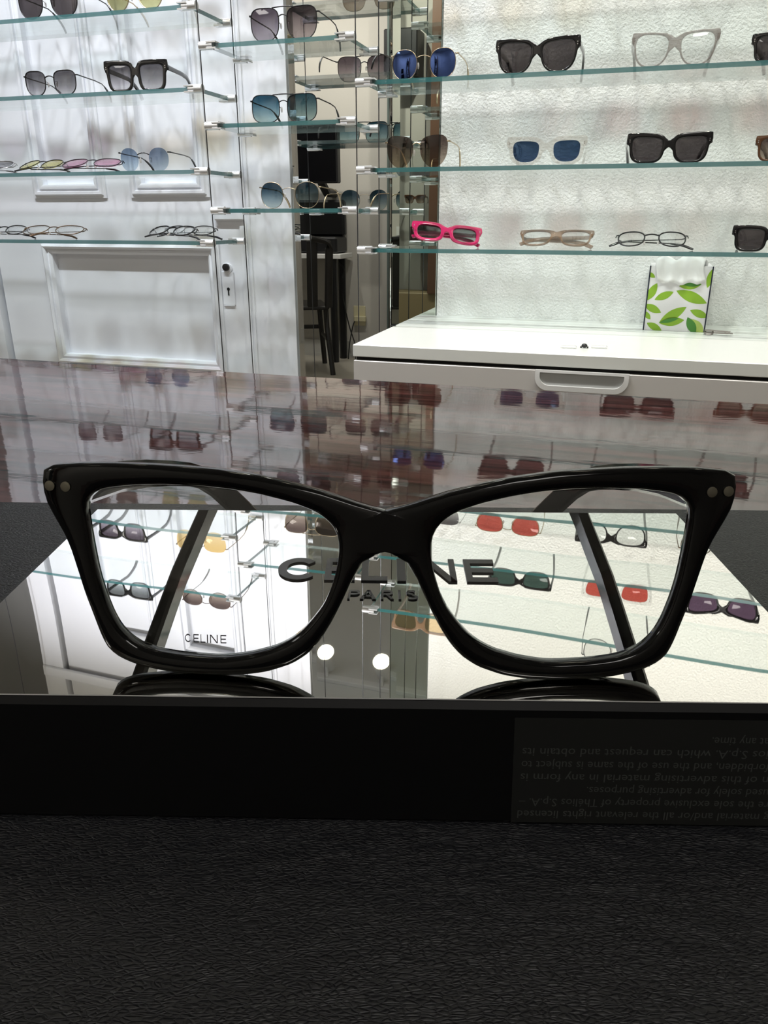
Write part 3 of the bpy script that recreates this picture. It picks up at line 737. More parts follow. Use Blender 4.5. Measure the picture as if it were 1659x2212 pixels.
# ================================================================ POLISHED TABLE, LEATHER PAD, STAND
ZT = -.1238
fa0, fd = WD(0, 778, ZT); _, fd2 = WD(1659, 880, ZT); fdm = (fd+fd2)/2
tbl = wthing('table', 'long polished reddish wood table under the black leather pad', 'table', -.1, fdm-.45, -ZC)
mb = MB(); rows = [(-.45, 0), (.17, 0), (.20, .0001), (.448, .0024), (.45, .001)]      # the top lifts very slightly towards its far edge
vs = [(x, y, ZC+ZT+d) for y, d in rows for x in (-.56, 1.3)]+[(x, y, ZC+ZT-.03) for y in (-.45, .45) for x in (-.56, 1.3)]
mb.add(vs, [(2*i, 2*i+1, 2*i+3, 2*i+2) for i in range(4)]+[(0, 10, 11, 1), (8, 9, 13, 12), (10, 12, 13, 11), (0, 2, 4, 6, 8, 12, 10), (1, 11, 13, 9, 7, 5, 3)])
mb.build('tabletop', MT['wood'], tbl)
for x in (-.49, 1.23):
    for y in (-.38, .38):
        mb = MB(); mb.bar([(x, y, 0), (x, y, ZC+ZT-.03)], .06, .06, up=(0, 1, 0)); mb.build('leg', MT['wood'], tbl)
mb = MB()
for x0_, x1_, y0_, y1_ in ((-.49, 1.23, .36, .38), (-.49, 1.23, -.38, -.36)): mb.box(x0_, x1_, y0_, y1_, ZC+ZT-.1, ZC+ZT-.03)
mb.build('apron', MT['wood'], tbl)
HB = .090*.339; ZS = -.090; ZP = ZS-HB     # stand top, pad top
pf0 = PZ(0, 1082, ZP); pf1 = PZ(1659, 1100, ZP)
ex = (pf1-pf0).normalized(); ang = math.atan2(ex.y, ex.x); pc = pf0+ex*(-pf0.x)
pad = empty('leather_pad', Vector((pc.x, pc.y, ZC+ZT+.0002)), ang)
bpy.data.objects.remove(pad)
mb = MB(); TP = ZP-ZT-.0002
mb.box(-.42, .46, -.42, 0, 0, TP, b=.0016)
pad = mb.build('leather_pad', MT['leather'], smooth=30); pad.location = (pc.x, pc.y, ZC+ZT+.0002); pad.rotation_euler = (0, 0, ang)
tag(pad, 'black grained leather desk pad under the mirrored display stand', 'desk pad')
# stand
f0 = PZ(0, 1508, ZS); f1 = PZ(1659, 1528, ZS); e = (f1-f0).normalized(); SA = math.atan2(e.y, e.x)
nb_ = Vector((-e.y, e.x, 0))
l1 = PZ(0, 1290, ZS); r1 = PZ(1659, 1290, ZS); bk = PZ(840, 1103, ZS)
sx0 = (PZ(80, 1218, ZS)-f0).dot(e); sx1 = (PZ(1570, 1218, ZS)-f0).dot(e); sdep = (bk-f0).dot(nb_)
SO = f0+e*((sx0+sx1)/2); SWD = sx1-sx0
st = tag(empty('display_stand', Vector((SO.x, SO.y, ZC+ZP+.0002)), SA), 'black display stand with mirrored lettered top under the black eyeglasses', 'display stand')
mb = MB(); mb.box(-SWD/2, SWD/2, 0, sdep, 0, HB-.0004, b=.0012); mb.build('stand_body', [MT['black']], st, smooth=30)
# mirrored top: a fine grid, faintly bowed towards its right rear
mb = MB(); nx, ny = 60, 30; vs = []; ins = .0013
for k in (0, 1):
    for i in range(nx+1):
        for j in range(ny+1):
            x = -SWD/2+ins+(SWD-2*ins)*i/nx; y = ins+(sdep-2*ins)*j/ny
            z = HB
            vs.append((x, y, z if k else HB-.0003))
o_ = (nx+1)*(ny+1)
mb.add(vs, [(o_+i*(ny+1)+j, o_+(i+1)*(ny+1)+j, o_+(i+1)*(ny+1)+j+1, o_+i*(ny+1)+j+1) for i in range(nx) for j in range(ny)], 0)
g = lambda i, j: i*(ny+1)+j
mb.add([vs[g(0, 0)], vs[g(nx, 0)], vs[g(nx, ny)], vs[g(0, ny)], vs[o_+g(0, 0)], vs[o_+g(nx, 0)], vs[o_+g(nx, ny)], vs[o_+g(0, ny)]], [(0, 1, 5, 4), (1, 2, 6, 5), (2, 3, 7, 6), (3, 0, 4, 7), (0, 3, 2, 1)], 1)
mm, nt, out = node_mat('stand mirror')
b = nt.nodes.new('ShaderNodeBsdfPrincipled'); b.inputs['Base Color'].default_value = (.87, .86, .83, 1); b.inputs['Metallic'].default_value = 1; b.inputs['Roughness'].default_value = .012
tc = nt.nodes.new('ShaderNodeTexCoord'); nz = nt.nodes.new('ShaderNodeTexNoise'); nz.inputs['Scale'].default_value = 13; nz.inputs['Detail'].default_value = 0
bp = nt.nodes.new('ShaderNodeBump'); bp.inputs['Strength'].default_value = .35; bp.inputs['Distance'].default_value = .0012
nt.links.new(tc.outputs['Object'], nz.inputs['Vector']); nt.links.new(nz.outputs['Fac'], bp.inputs['Height']); nt.links.new(bp.outputs[0], b.inputs['Normal']); nt.links.new(b.outputs[0], out.inputs[0])
mb.build('mirror_top', [mm, MT['alu']], st)
# ---- lettering
def stroke(pts, t, closed=False):
    vs = []; n = len(pts)
    for i, p in enumerate(pts):
        a = pts[max(i-1, 0)]; b_ = pts[min(i+1, n-1)]; dx, dy = b_[0]-a[0], b_[1]-a[1]; L = math.hypot(dx, dy); nx_, ny_ = -dy/L*t/2, dx/L*t/2
        vs += [(p[0]+nx_, p[1]+ny_), (p[0]-nx_, p[1]-ny_)]
    return vs, [(2*i, 2*i+1, 2*i+3, 2*i+2) for i in range(n-1)]
def rect(x0, x1, y0, y1): return [(x0, y0), (x1, y0), (x1, y1), (x0, y1)], [(0, 1, 2, 3)]
def glyph(ch, w, t, tv=None):
    tv = tv or t; S = []
    if ch == 'C': S.append(([p for i in range(25) for p in ((w*.5+(w*.5)*math.cos(R_(42+276*i/24))*1.0, .5+.5*math.sin(R_(42+276*i/24))), (w*.5+(w*.5-tv)*math.cos(R_(42+276*i/24)), .5+(.5-t)*math.sin(R_(42+276*i/24))))], [(2*i, 2*i+1, 2*i+3, 2*i+2) for i in range(24)]))
    elif ch == 'E': S += [rect(0, tv, 0, 1), rect(tv, w, 0, t), rect(tv, w, 1-t, 1), rect(tv, w*.92, .5-t/2, .5+t/2)]
    elif ch == 'L': S += [rect(0, tv, 0, 1), rect(tv, w, 0, t)]
    elif ch == 'I': S += [rect(0, w, 0, 1)]
    elif ch == 'N': S += [rect(0, tv*.9, 0, 1), rect(w-tv*.9, w, 0, 1), ([(0, 1), (tv*1.25, 1), (w, 0), (w-tv*1.25, 0)], [(0, 1, 2, 3)])]
    elif ch in 'PR':
        S += [rect(0, tv, 0, 1)]
        c = (w*.5, .72); r0, r1 = .28, .28-t
        arc = [(0+tv, 1-t/2), (w*.55, 1-t/2)]+[(w*.55+(w*.45-tv/2)*math.sin(R_(180*i/10)), .72+(.28-t/2)*math.cos(R_(180*i/10))) for i in range(1, 10)]+[(w*.55, .44+t/2), (tv, .44+t/2)]
        S.append(stroke(arc, t))
        if ch == 'R': S.append(([(w*.42, .45), (w*.42+tv*1.15, .45), (w+tv*.15, 0), (w-tv, 0)], [(0, 1, 2, 3)]))
    elif ch == 'A': S += [([(0, 0), (tv*1.1, 0), (w/2+tv*.5, 1), (w/2-tv*.5, 1)], [(0, 1, 2, 3)]), ([(w, 0), (w-tv*1.1, 0), (w/2-tv*.5, 1), (w/2+tv*.5, 1)], [(0, 3, 2, 1)]), rect(w*.24, w*.76, .24, .24+t)]
    elif ch == 'S':
        pts = [(w*.5+(w*.5-tv/2)*math.cos(R_(a_))*.95, .74+(.26-t/2)*math.sin(R_(a_))) for a_ in range(30, 271, 24)]+[(w*.5+(w*.5-tv/2)*math.cos(R_(a_)), .26+(.26-t/2)*math.sin(R_(a_))) for a_ in range(66, -151, -24)]
        S.append(stroke(pts, t))
    return S
def lettering(items, mp, h):
    """items: (char, x0, x1); mp maps (x, y 0..1, height) to a point; letters get a small thickness"""
    mb = MB()
    for (ch, x0, x1, t, tv) in items:
        for vs, fs in glyph(ch, 1., t, tv):
            n = len(vs); V3 = [mp(x0+(x1-x0)*x, y, 0) for x, y in vs]+[mp(x0+(x1-x0)*x, y, h) for x, y in vs]
            ed = {}
            for f in fs:
                for i in range(len(f)):
                    a_, b_ = f[i], f[(i+1) % len(f)]
                    if (b_, a_) in ed: del ed[(b_, a_)]
                    else: ed[(a_, b_)] = 1
            mb.add(V3, [tuple(f)[::-1] for f in fs]+[tuple(i+n for i in f) for f in fs]+[(a_, b_, b_+n, a_+n) for a_, b_ in ed])
    return mb
def pad_map(y_top0, y_bot0, y_top1, y_bot1, xa, xb):
    def mp(x, y, h):
        f = (x-xa)/(xb-xa); yt = y_top0+(y_top1-y_top0)*f; yb = y_bot0+(y_bot1-y_bot0)*f
        p0 = PZ(x, yb, ZS); p1 = PZ(x+(829-x)*.055, yt, ZS); p = p0.lerp(p1, y); p.z = ZC+ZS+.00025+h; return p
    return mp
lt = lettering([('C', 595, 686, .20, .20), ('E', 700, 766, .19, .21), ('L', 780, 837, .19, .27), ('I', 858, 877, 1, 1), ('N', 915, 988, .2, .2), ('E', 1009, 1077, .19, .21)], pad_map(1209, 1256, 1213, 1262, 597, 1074), .0004)
lt.build('lettering', MT['print_black'], st, local=False)
lt = lettering([('P', 750, 776, .2, .2), ('A', 777, 812, .2, .2), ('R', 823, 850, .2, .2), ('I', 861, 867, 1, 1), ('S', 879, 904, .2, .2)], pad_map(1278, 1297, 1279, 1299, 750, 904), .0003)
lt.build('lettering', MT['print_black'], st, local=False)
# ---- sticker with its small print, upside down, on the front of the stand
def front_pt(px, py):       # point of the stand's front face
    r = ray(px, py); nrm = nb_; p0 = SO-Vector((0, 0, ZC)); t = nrm.dot(p0)/nrm.dot(r); p = r*t
    return (p-p0).dot(e), p.z+ZC-(ZC+ZP)
xs0, zs1 = front_pt(1112, 1552); xs1, zs0 = front_pt(1099, 1776)
mb = MB(); mb.add([(xs1+.0004, -.00015, zs0), (SWD/2-.012, -.00015, zs0), (SWD/2-.012, -.00015, zs1), (xs0, -.00015, zs1)], [(0, 1, 2, 3)])
mb2 = MB(); q4 = mb.v; mb2.add(q4+[(x, .0001, z) for x, y, z in q4], [(0, 1, 2, 3), (4, 7, 6, 5), (0, 4, 5, 1), (1, 5, 6, 2), (2, 6, 7, 3), (3, 7, 4, 0)])
stk = mb2.build('sticker', MT['sticker'], st)
def text_mesh(body, word=1.):
    cu = bpy.data.curves.new('t', 'FONT'); cu.body = body; cu.size = 1; cu.space_word = word; cu.resolution_u = 2
    ob = bpy.data.objects.new('t', cu); COL.objects.link(ob); dg = bpy.context.evaluated_depsgraph_get(); dg.update()
    me = bpy.data.meshes.new_from_object(ob.evaluated_get(dg)); vs = [v.co.copy() for v in me.vertices]; fs = [tuple(p.vertices) for p in me.polygons]
    bpy.data.objects.remove(ob); bpy.data.meshes.remove(me); return vs, fs
_, zl1 = front_pt(1400, 1754); _, zl7 = front_pt(1400, 1754-27.2*6); pitch = (zl7-zl1)/6
mbt = MB(); size = pitch*.94
for k, (txt, xe_, just) in enumerate([('g material and/or all the relevant rights licensed', 1118, 1), ('re the sole exclusive property of Th\u00e9lios S.p.A. \u2013', 1121, 1), ('used solely for advertising purposes.', 1268, 0), ('n of this advertising material in any form is', 1125, 1),
                                  ('forbidden, and the use of the same is subject to', 1127, 1), ('ios S.p.A. which can request and obtain its', 1129, 1), ('at any time.', 1540, 0)]):
    y_ = 1752-27.2*k; xa_, zb_ = front_pt(xe_, y_-8); xb_, _ = front_pt(1664, y_-8)
    vs, fs = text_mesh(txt); wd_ = (max(v.x for v in vs))*size; want = xb_-xa_
    sxx = size*want/wd_*1.0 if just else size*(want/wd_)
    zbase = zl1+pitch*k
    mbt.add([(xb_-v.x*sxx, -.0003, zbase+(.0-(v.y-.0))*size*.98) for v in vs], fs)
mbt.build('small_print', MT['stickertext'], stk)

# ================================================================ THE BLACK EYEGLASSES
UN = .00090          # one unit of the stand-height measure
LEAN = R_(11)
c0 = PZ(480, 1452, ZS); c1 = PZ(1189, 1462, ZS); he = (c1-c0).normalized(); HA = math.atan2(he.y, he.x)
hb_ = Vector((-he.y, he.x, 0)); upv = hb_*math.sin(LEAN)+Vector((0, 0, math.cos(LEAN))); nrm = hb_*math.cos(LEAN)-Vector((0, 0, math.sin(LEAN)))
O_ = c0-Vector((0, 0, ZC)); KC = .8
def to_plane(px, py, X0=0., off=0.):
    r = ray(px, py); cv = 0.
    for _ in range(4):
        t = nrm.dot(O_+nrm*(cv+off))/nrm.dot(r); p = r*t-O_; X = p.dot(he)-X0; cv = KC*X*X if X0 else 0.
    return X, p.dot(upv)
X0, _ = to_plane(833, 1093)
ORG = c0+he*X0
out_px = [(109, 1016), (116, 1010), (126, 1007), (189, 1002), (253, 1002), (338, 1005), (410, 1010), (473, 1015), (500, 1019), (568, 1030), (635, 1045), (703, 1063), (753, 1080), (787, 1092), (811, 1098), (833, 1101),
          (833, 1192), (811, 1194), (794, 1203), (784, 1213), (763, 1250), (743, 1294), (719, 1341), (696, 1378), (669, 1407), (635, 1428), (584, 1444), (540, 1450), (480, 1452), (405, 1448), (354, 1440), (304, 1427), (270, 1412), (246, 1392), (231, 1361), (216, 1321), (199, 1277), (182, 1223), (169, 1182), (155, 1149), (135, 1115), (117, 1081), (112, 1061), (109, 1035)]
in_px = [(199, 1095), (201, 1082), (209, 1071), (223, 1061), (243, 1055), (304, 1049), (371, 1048), (439, 1051), (506, 1058), (568, 1069), (635, 1086), (686, 1105), (716, 1127), (731, 1149), (736, 1172), (735, 1199), (730, 1230), (719, 1267), (703, 1304), (682, 1331), (660, 1357), (635, 1377), (601, 1394), (551, 1407), (500, 1414), (473, 1414), (405, 1409), (354, 1401), (321, 1391), (294, 1375), (270, 1351), (253, 1321), (236, 1277), (223, 1233), (213, 1183), (203, 1125)]
def smooth_loop(p, it=1, n=220):
    # resample along length, then light smoothing
    q = p+[p[0]]; ln = [0.]
    for i in range(len(p)): ln.append(ln[-1]+math.dist(q[i], q[i+1]))
    res = []; j = 0
    for k in range(n):
        s_ = ln[-1]*k/n
        while ln[j+1] < s_: j += 1
        f = (s_-ln[j])/(ln[j+1]-ln[j]); res.append((q[j][0]+(q[j+1][0]-q[j][0])*f, q[j][1]+(q[j+1][1]-q[j][1])*f))
    for _ in range(it): res = [((res[i-1][0]+2*res[i][0]+res[(i+1) % n][0])/4, (res[i-1][1]+2*res[i][1]+res[(i+1) % n][1])/4) for i in range(n)]
    return res
outer = [to_plane(x, y, X0) for x, y in out_px]; hole = smooth_loop([to_plane(x, y, X0) for x, y in in_px], 4)
outer = [(-x, z) for x, z in outer]; hole = [(-x, z) for x, z in hole]
zs_ = min(z for _, z in outer); outer = [(max(x, 0.), z-zs_) for x, z in outer]; hole = [(x, z-zs_) for x, z in hole]
sm = smooth_loop(outer, 0, 360)
# smooth the outer outline but keep the two seam points and the temple corner crisp
n = len(sm)
for _ in range(5):
    sm = [sm[i] if sm[i][0] < 1e-5 else ((sm[i-1][0]+2*sm[i][0]+sm[(i+1) % n][0])/4, (sm[i-1][1]+2*sm[i][1]+sm[(i+1) % n][1])/4) for i in range(n)]
outer = [(0. if x < .0004 else x, z) for x, z in sm]
seamz = sorted(z for x, z in outer if x == 0.)
lc = (sum(x for x, _ in hole)/len(hole), sum(z for _, z in hole)/len(hole))
cl, sl = math.cos(LEAN), math.sin(LEAN)
def hfn(x, y, z): y2 = y+KC*x*x; return (x, y2*cl+z*sl, z*cl-y2*sl)
hero = tag(empty('eyeglasses', Vector((ORG.x, ORG.y, ZC+ZS+.0003)), HA), 'large black acetate cat-eye eyeglasses with clear lenses standing on the mirrored stand', 'eyeglasses')
HTH = .0044
mb = MB(); half_front(mb, lc, hole, [outer], [(0, seamz[0]), (0, seamz[-1])], HTH, .0011, hfn)
fr_ = mb.build('frame_front', MT['acetate'], hero, smooth=60)
mnz = min(v.co.z for v in fr_.data.vertices); hero.location.z -= mnz
lp = [(x-lc[0], z-lc[1]) for x, z in hole[::3]]
lens_l = None
for s in (1, -1):
    o = lens_mesh(lc[0], lc[1], [(x*1.006, z*1.006) for x, z in lp], s, -HTH*.45, hfn, dome=.0022, thick=.0014).build('lens', MT['clearlens'], hero, smooth=40)
    if s == -1: lens_l = o
# lens lettering on the left lens as seen
def lens_map(x, y, h):
    f = (x-411)/(498-411); py_b = 1380+3*f; py_t = 1362+3*f
    X, Z = to_plane(x, py_b+(py_t-py_b)*y, X0); Z -= zs_
    rr = min(1, math.hypot(X+lc[0], Z-lc[1])/.026); return hfn(X, -HTH*.45-.0022*(1-rr*rr)-.0004-h, Z)
lt = lettering([('C', 411, 424, .14, .11), ('E', 429, 440, .13, .13), ('L', 444, 454, .13, .13), ('I', 457.5, 459.5, 1, 1), ('N', 464, 480, .12, .12), ('E', 486, 498, .13, .13)], lens_map, .0001)
lt.build('lens_lettering', MT['lensprint'], lens_l)
for (px, py) in ((130, 1049), (163, 1051)):
    X, Z = to_plane(px, py, X0); Z -= zs_
    for s in (1, -1):
        mb = MB(); disc(mb, (0, 0, 0), .00105, .0003, n=16, dome=.0002); yb = -HTH*1.03
        o = mb.build('rivet', MT['rivet'], hero, fn=lambda v: hfn(s*X*-1+v[0], yb+v[1], Z+v[2]), smooth=40)
yO = ORG.y
for s in (1, -1):
    pth = []
    for d, h, w in ((166.5, 40, 73.6), (170, 39.6, 74.2), (178, 37.9, 74.8), (200, 32.8, 75.6), (222, 26.6, 75.6), (245, 19.2, 75.2), (262, 13.2, 73.8), (275, 7.6, 72.2), (285, 1.0, 69.8), (293, -6.5, 67.2), (301, -14.5, 64.2), (309, -22.5, 61), (316, -29.2, 58.5)):
        pth.append((s*w*UN, d*UN-yO, h*UN))
    mb = MB(); n = len(pth); ss = [1., 1., 1.0, .98, .96, .96, .96, .92, .98, 1., 1., .95, .7]
    mb.bar(pth, .0040, .0080, b=.0009, scale=ss)
    t = mb.build('temple', MT['acetate'], hero, smooth=40)
    mb = MB(); mb.box(s*73*UN-.002, s*73*UN+.002, 0, .006, .0335, .038, b=.0004); o = mb.build('hinge', MT['rivet'], hero); o.location = (0, 165*UN-yO-.0015, 0)

# ================================================================ ROOM BEHIND THE CAMERA (seen in the wall mirror)
def back(px, py, z=None, Dv=None):
    """the real place of something seen by way of the wall mirror"""
    r = ray(px, py); p = r*(z/r.z) if z is not None else r*(Dv/M.dot(r)); return U.dot(p), 2*DW-M.dot(p), p.z
ZF = -ZC
# chair
a, D, _ = back(682, 800, ZF)
ch = wthing('metal_chair', 'dark metal chair with slatted back, seen in the wide wall mirror', 'chair', -1.945, -.985, -ZC, rz=R_(-28))
mb = MB(); mb.box(-.20, .20, -.18, .20, .385, .41, b=.008); mb.build('seat', MT['chair'], ch)
mb = MB(); arch = []
for i in range(13):
    t = i/12; arch.append((-.20+.40*t, .20+.07*(1 if .1 < t < .9 else .6), .765+.035*math.sin(math.pi*t)))
mb.bar([(-.195, .19, .40), (-.20, .215, .62), (-.20, .245, .73)]+[(x, y, z) for x, y, z in arch]+[(.20, .245, .73), (.20, .215, .62), (.195, .19, .40)], .045, .03); bkr = mb.build('backrest', MT['chair'], ch, smooth=50)
for x in (-.1, 0, .1):
    mb = MB(); mb.bar([(x, .19, .40), (x, .255, .775)], .062, .012); mb.build('back_slat', MT['chair'], bkr)
for x in (-1, 1):
    for y, yy in ((-.16, -.19), (.18, .22)):
        mb = MB(); mb.bar([(x*.18, y, .40), (x*.185, y*.98, .28), (x*.21, yy, .0)], .03, .03); mb.build('leg', MT['chair'], ch)
mb = MB(); mb.bar([(-.195, -.19, .2), (-.195, .21, .2)], .018, .025); mb.bar([(.195, -.19, .2), (.195, .21, .2)], .018, .025); mb.bar([(-.195, -.19, .24), (.195, -.19, .24)], .018, .025); mb.build('stretcher', MT['chair'], ch)
# desk and what stands on it
a, D, _ = back(725, 782, ZF)
dk = wthing('desk', 'small black legged desk with white top, seen in the wide wall mirror', 'desk', a, D-.05, -ZC)
mb = MB(); mb.box(-.95, .06, -.15, .08, .655, .685, b=.003); mb.build('desktop', MT['desktop'], dk)
for x in (0, -.90):
    for y in (-.11, .05):
        mb = MB(); mb.bar([(x, y, 0), (x, y, .655)], .045, .045, up=(0, 1, 0)); mb.build('leg', MT['desk'], dk)
zd = -ZC+.686
pr = wthing('printer', 'black boxy printer on the desk, seen in the wide wall mirror', 'printer', a-.13, D-.085, zd)
mb = MB(); mb.box(-.19, .16, -.10, .10, 0, .10, b=.012); mb.build('body', MT['blackplastic'], pr)
mb = MB(); mb.box(-.19, .165, -.09, -.03, .10, .32, b=.015); mb.build('rear_tray', MT['blackplastic'], pr)
pp = MB(); pp.box(-.07, .07, -.005, .005, 0, .16)
o = wmesh(pp, 'paper_sheet', MT['paper'], a-.40, D-.0, zd); tag(o, 'white paper sheet standing on the desk beside black printer in mirror', 'paper')
pp = MB(); pp.box(-.10, .10, -.07, .07, 0, .05, b=.002)
o = wmesh(pp, 'paper_stack', MT['paper'], a-.47, D-.09, zd); tag(o, 'low stack of white paper on the desk, seen in mirror', 'paper')
# wall mounted screen on an arm, and a black box high on the wall
a2, _, z2 = back(678, 330, Dv=2*DW+1.25)
sm_ = wthing('wall_screen', 'black screen on a bracket above the desk, seen in the wide wall mirror', 'screen', a2, -1.25, z2)
mb = MB(); mb.box(-.16, .16, -.03, .03, -.17, .15, b=.006); mb.build('screen_body', MT['blackplastic'], sm_)
mb = MB(); mb.box(-.15, .15, .03, .031, -.16, .14); mb.build('display_panel', MT['screen'], sm_)
mb = MB(); mb.bar([(0, -.02, -.1), (.02, -.15, -.22), (.02, -.289, -.22)], .05, .05); mb.build('bracket', MT['blackplastic'], sm_)
a2, _, z2 = back(873, 118, Dv=2*DW+1.45)
o = MB(); o.box(-.10, .10, -.088, .085, -.12, .12, b=.006); o = wmesh(o, 'wall_speaker', MT['blackplastic'], a2, -1.45, z2); tag(o, 'black square speaker high on the grey wall, seen in mirror behind blue lenses', 'speaker')
# outlet with plug and cord
a2, _, z2 = back(777, 682, Dv=2*DW+1.54)
ot = wthing('wall_outlet', 'ivory wall outlet with a plugged adapter, seen in the wide wall mirror', 'outlet', a2, -1.54, z2)
mb = MB(); mb.box(-.042, .042, 0, .006, -.065, .065, b=.002); mb.build('cover_plate', MT['ivory'], ot)
mb = MB(); mb.box(-.03, .05, .006, .035, -.035, .0, b=.003); mb.build('plug_adapter', MT['ivory'], ot)
cd_ = MB(); r2 = random.Random(5)
pts = [(.03, .06, -.03), (.05, .08, -.08), (.09, .09, -.22), (.10, .10, -.40), (.06, .11, -.50), (.02, .12, -.528), (-.02, .14, -.40), (.0, .10, -.2), (.08, .09, -.06), (.14, .09, .08), (.18, .08, .22), (.13, .1, .30), (.2, .09, .36), (.15, .08, .45)]
cat = []
for i in range(len(pts)-1):
    p0 = pts[max(i-1, 0)]; p1 = pts[i]; p2 = pts[i+1]; p3 = pts[min(i+2, len(pts)-1)]
    for k in range(6):
        t = k/6; cat.append(tuple(.5*(2*p1[q]+(p2[q]-p0[q])*t+(2*p0[q]-5*p1[q]+4*p2[q]-p3[q])*t*t+(3*p1[q]-p0[q]-3*p2[q]+p3[q])*t**3) for q in range(3)))
cd_.tube([(-x*.55, y, z) for x, y, z in cat], .004, n=6)
o = wmesh(cd_, 'power_cord', MT['blackplastic'], a2, -1.54, z2, smooth=True); tag(o, 'tangled grey power cord hanging from outlet beside desk leg in mirror', 'cord')
# display case on the far wall, reflected in the narrow mirror
a2, _, _ = back(895, 640, Dv=2*DW+1.35)
dc = wthing('display_case', 'far display case with glass shelves, seen in the narrow mirror strip', 'display case', a2, -1.40, -ZC)
mb = MB(); mb.box(-.15, .15, -.13, .10, 0, .46, b=.004); mb.build('base_cabinet', MT['tan'], dc)
mb = MB(); mb.box(.10, .15, -.13, .12, .46, 2.1); mb.build('side_post', MT['brownwood'], dc)
mb = MB(); mb.box(-.16, -.15, -.13, .12, .0, 2.1); mb.build('side_post', MT['mirror_edge'], dc)
for z in (.72, .98, 1.28):
    mb = MB(); mb.box(-.149, .099, -.13, .10, z-.008, z); mb.build('glass_shelf_board', [MT['shelf']], dc)
for z, lb, kw in ((.98, 'brown tinted sunglasses on far display case shelf, seen in narrow mirror', dict(lens='brown', frame='tort')), (1.28, 'dark sunglasses on upper far display case shelf, seen in narrow mirror', dict(lens='dark', frame='black'))):
    eyewear(lb, a2-.02, -1.41, z-ZC, .135, .05, yaw=math.pi, tl=.10, **kw)
o = MB(); o.box(-.06, .06, -.06, .06, 0, .13, b=.004); o = wmesh(o, 'leather_case', MT['oxblood'], a2+.03, -1.40, -ZC+.7205); tag(o, 'dark oxblood box on far display case shelf, seen in narrow mirror', 'box')

# ================================================================ LAMPS
tr = wthing('lamp_track', 'long white ceiling track carrying the spotlights above the photo', 'lamp track', -.4, .955, 1.6005)
mb = MB(); mb.box(-1.5, 1.5, -.018, .018, 0, .019, b=.002); mb.build('rail', MT['white_metal'], tr)
def spot(a, target, power, col=(1, .96, .9), label='', D=.955):
    r = wthing('spotlight', label, 'spotlight', a, D, 1.5, 'ceiling track spotlights')
    src = W(a, D, 1.5); d = (W(*target)-src).normalized(); q = d.to_track_quat('-Z', 'Y')
    mb = MB(); mb.tube([(0, 0, .09), (0, 0, .02), (0, 0, -.012)], .033, n=20, up=(0, 1, 0), scale=[.75, 1, 1.05], cap=False)
    mb.tube([(0, 0, .089), (0, 0, .091)], .025, n=20, up=(0, 1, 0))
    hs = mb.build('housing', MT['white_metal'], r, smooth=50); hs.rotation_mode = 'QUATERNION'; hs.rotation_quaternion = Matrix.Rotation(YAW, 3, 'Z').to_quaternion()@q
    mb = MB(); mb.ball((0, 0, .006), .032, n=20, m=10, sc=(1, 1, .45)); mb.build('bulb', MT['bulb'], hs, smooth=True)
    mb = MB(); mb.tube([(0, 0, .04), (0, 0, .1)], .008, n=10, up=(0, 1, 0)); mb.build('stem', MT['white_metal'], r, smooth=50)
    L = bpy.data.lights.new('spot lamp', 'SPOT'); L.energy = power; L.color = col; L.spot_size = R_(100); L.spot_blend = 1.; L.shadow_soft_size = .022
    o = bpy.data.objects.new('spot_lamp', L); COL.objects.link(o); o.parent = r; o.matrix_parent_inverse = r.matrix_basis.inverted()
    o.location = src+d*.022; o.rotation_mode = 'QUATERNION'; o.rotation_quaternion = q
    return r
cool = (.91, .92, 1.); warm = (1., .97, .90)
SP = [(-1.66, cool), (-1.36, cool), (-1.025, cool), (-.785, cool), (-.46, warm), (-.16, warm), (.14, warm), (.44, warm), (.74, warm)]
nth = ['first', 'second', 'third', 'fourth', 'fifth', 'sixth', 'seventh', 'eighth', 'ninth']
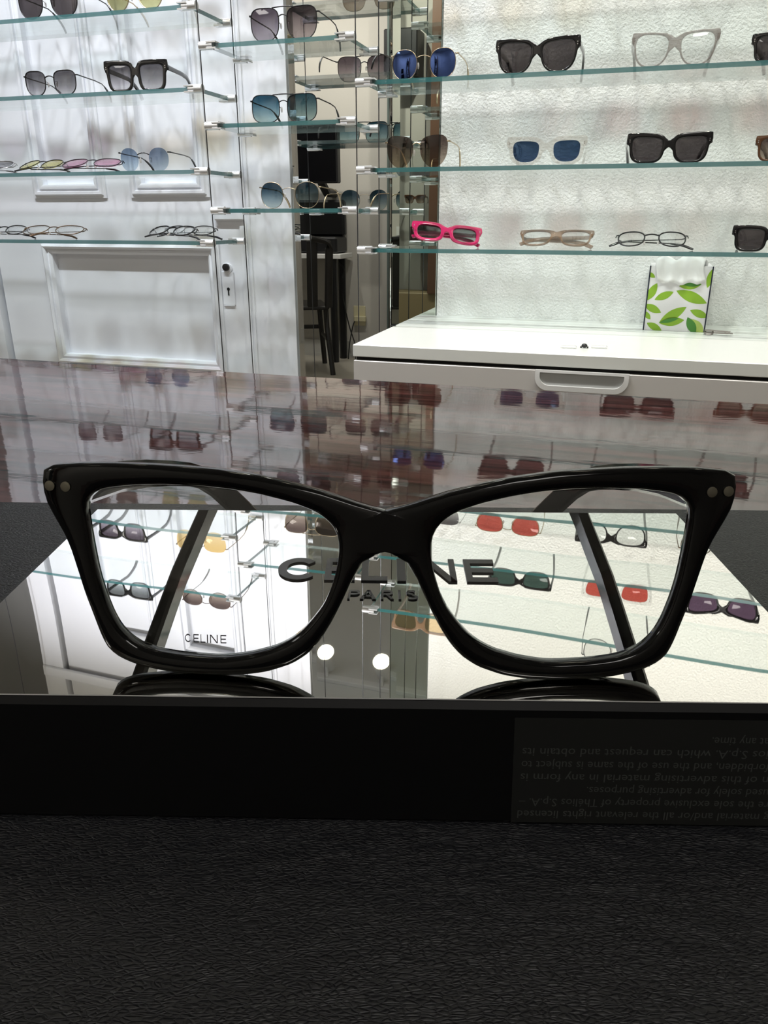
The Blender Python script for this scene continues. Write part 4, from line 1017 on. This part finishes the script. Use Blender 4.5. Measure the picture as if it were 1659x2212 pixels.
for i, (a, c) in enumerate(SP): spot(a, (a+.05, DW, -.2), 37 if c is cool else 25, c, f'white track spotlight above the photo, {nth[i]} along the track from the left')
tr2 = wthing('lamp_track', 'added fill light track behind the viewer, brightening the grey wall', 'lamp track', -1.1, -.55, 1.6005)  # unseen track, added to carry the grey wall's fill spots
mb = MB(); mb.box(-1.2, 1.2, -.018, .018, 0, .019, b=.002); mb.build('rail', MT['white_metal'], tr2)
for a, n_ in ((-2.1, 'first'), (-1.5, 'second'), (-.9, 'third')): spot(a, (a, -1.54, .55), 42, warm, f'added fill spotlight aimed at the grey wall, {n_} along its track', D=-.55)  # added spots, brighten the grey wall as the mirror shows it
for i, (a, d, lb) in enumerate(((-2.45, -.9, 'added square fill panel over the mirrored desk'), (.6, -1.0, 'added square fill panel behind the viewer at right'))):  # added glowing panels, general fill for the room
    r = wthing('fill_panel', lb, 'fill light', a, d, 1.60)
    mb = MB(); mb.box(-.3, .3, -.3, .3, .004, .0198, b=.002); mb.build('frame', MT['white_metal'], r)
    mb = MB(); mb.box(-.28, .28, -.28, .28, 0, .0039); mb.build('diffuser', MT['panel'], r)
w = bpy.data.worlds.new('World'); sc.world = w; w.use_nodes = True
w.node_tree.nodes['Background'].inputs[0].default_value = (.05, .05, .05, 1)
# ================================================================ CAMERA
cam = bpy.data.cameras.new('camera'); co = bpy.data.objects.new('camera', cam); COL.objects.link(co)
co.location = (0, 0, ZC); co.rotation_euler = (math.pi/2-T, 0, 0)
cam.sensor_fit = 'VERTICAL'; cam.sensor_height = 36; cam.lens = 36*F/2212; cam.clip_start = .005
sc.camera = co
vs_ = sc.view_settings
vs_.view_transform = 'Standard'; vs_.look = 'None'; vs_.gamma = 1; vs_.exposure = -.05; vs_.use_curve_mapping = False
cy = sc.cycles
cy.max_bounces = 14; cy.transparent_max_bounces = 40; cy.glossy_bounces = 8; cy.diffuse_bounces = 4; cy.caustics_reflective = False; cy.caustics_refractive = False
cy.use_denoising = True; cy.use_adaptive_sampling = True; cy.adaptive_threshold = .02; cy.sample_clamp_indirect = 6
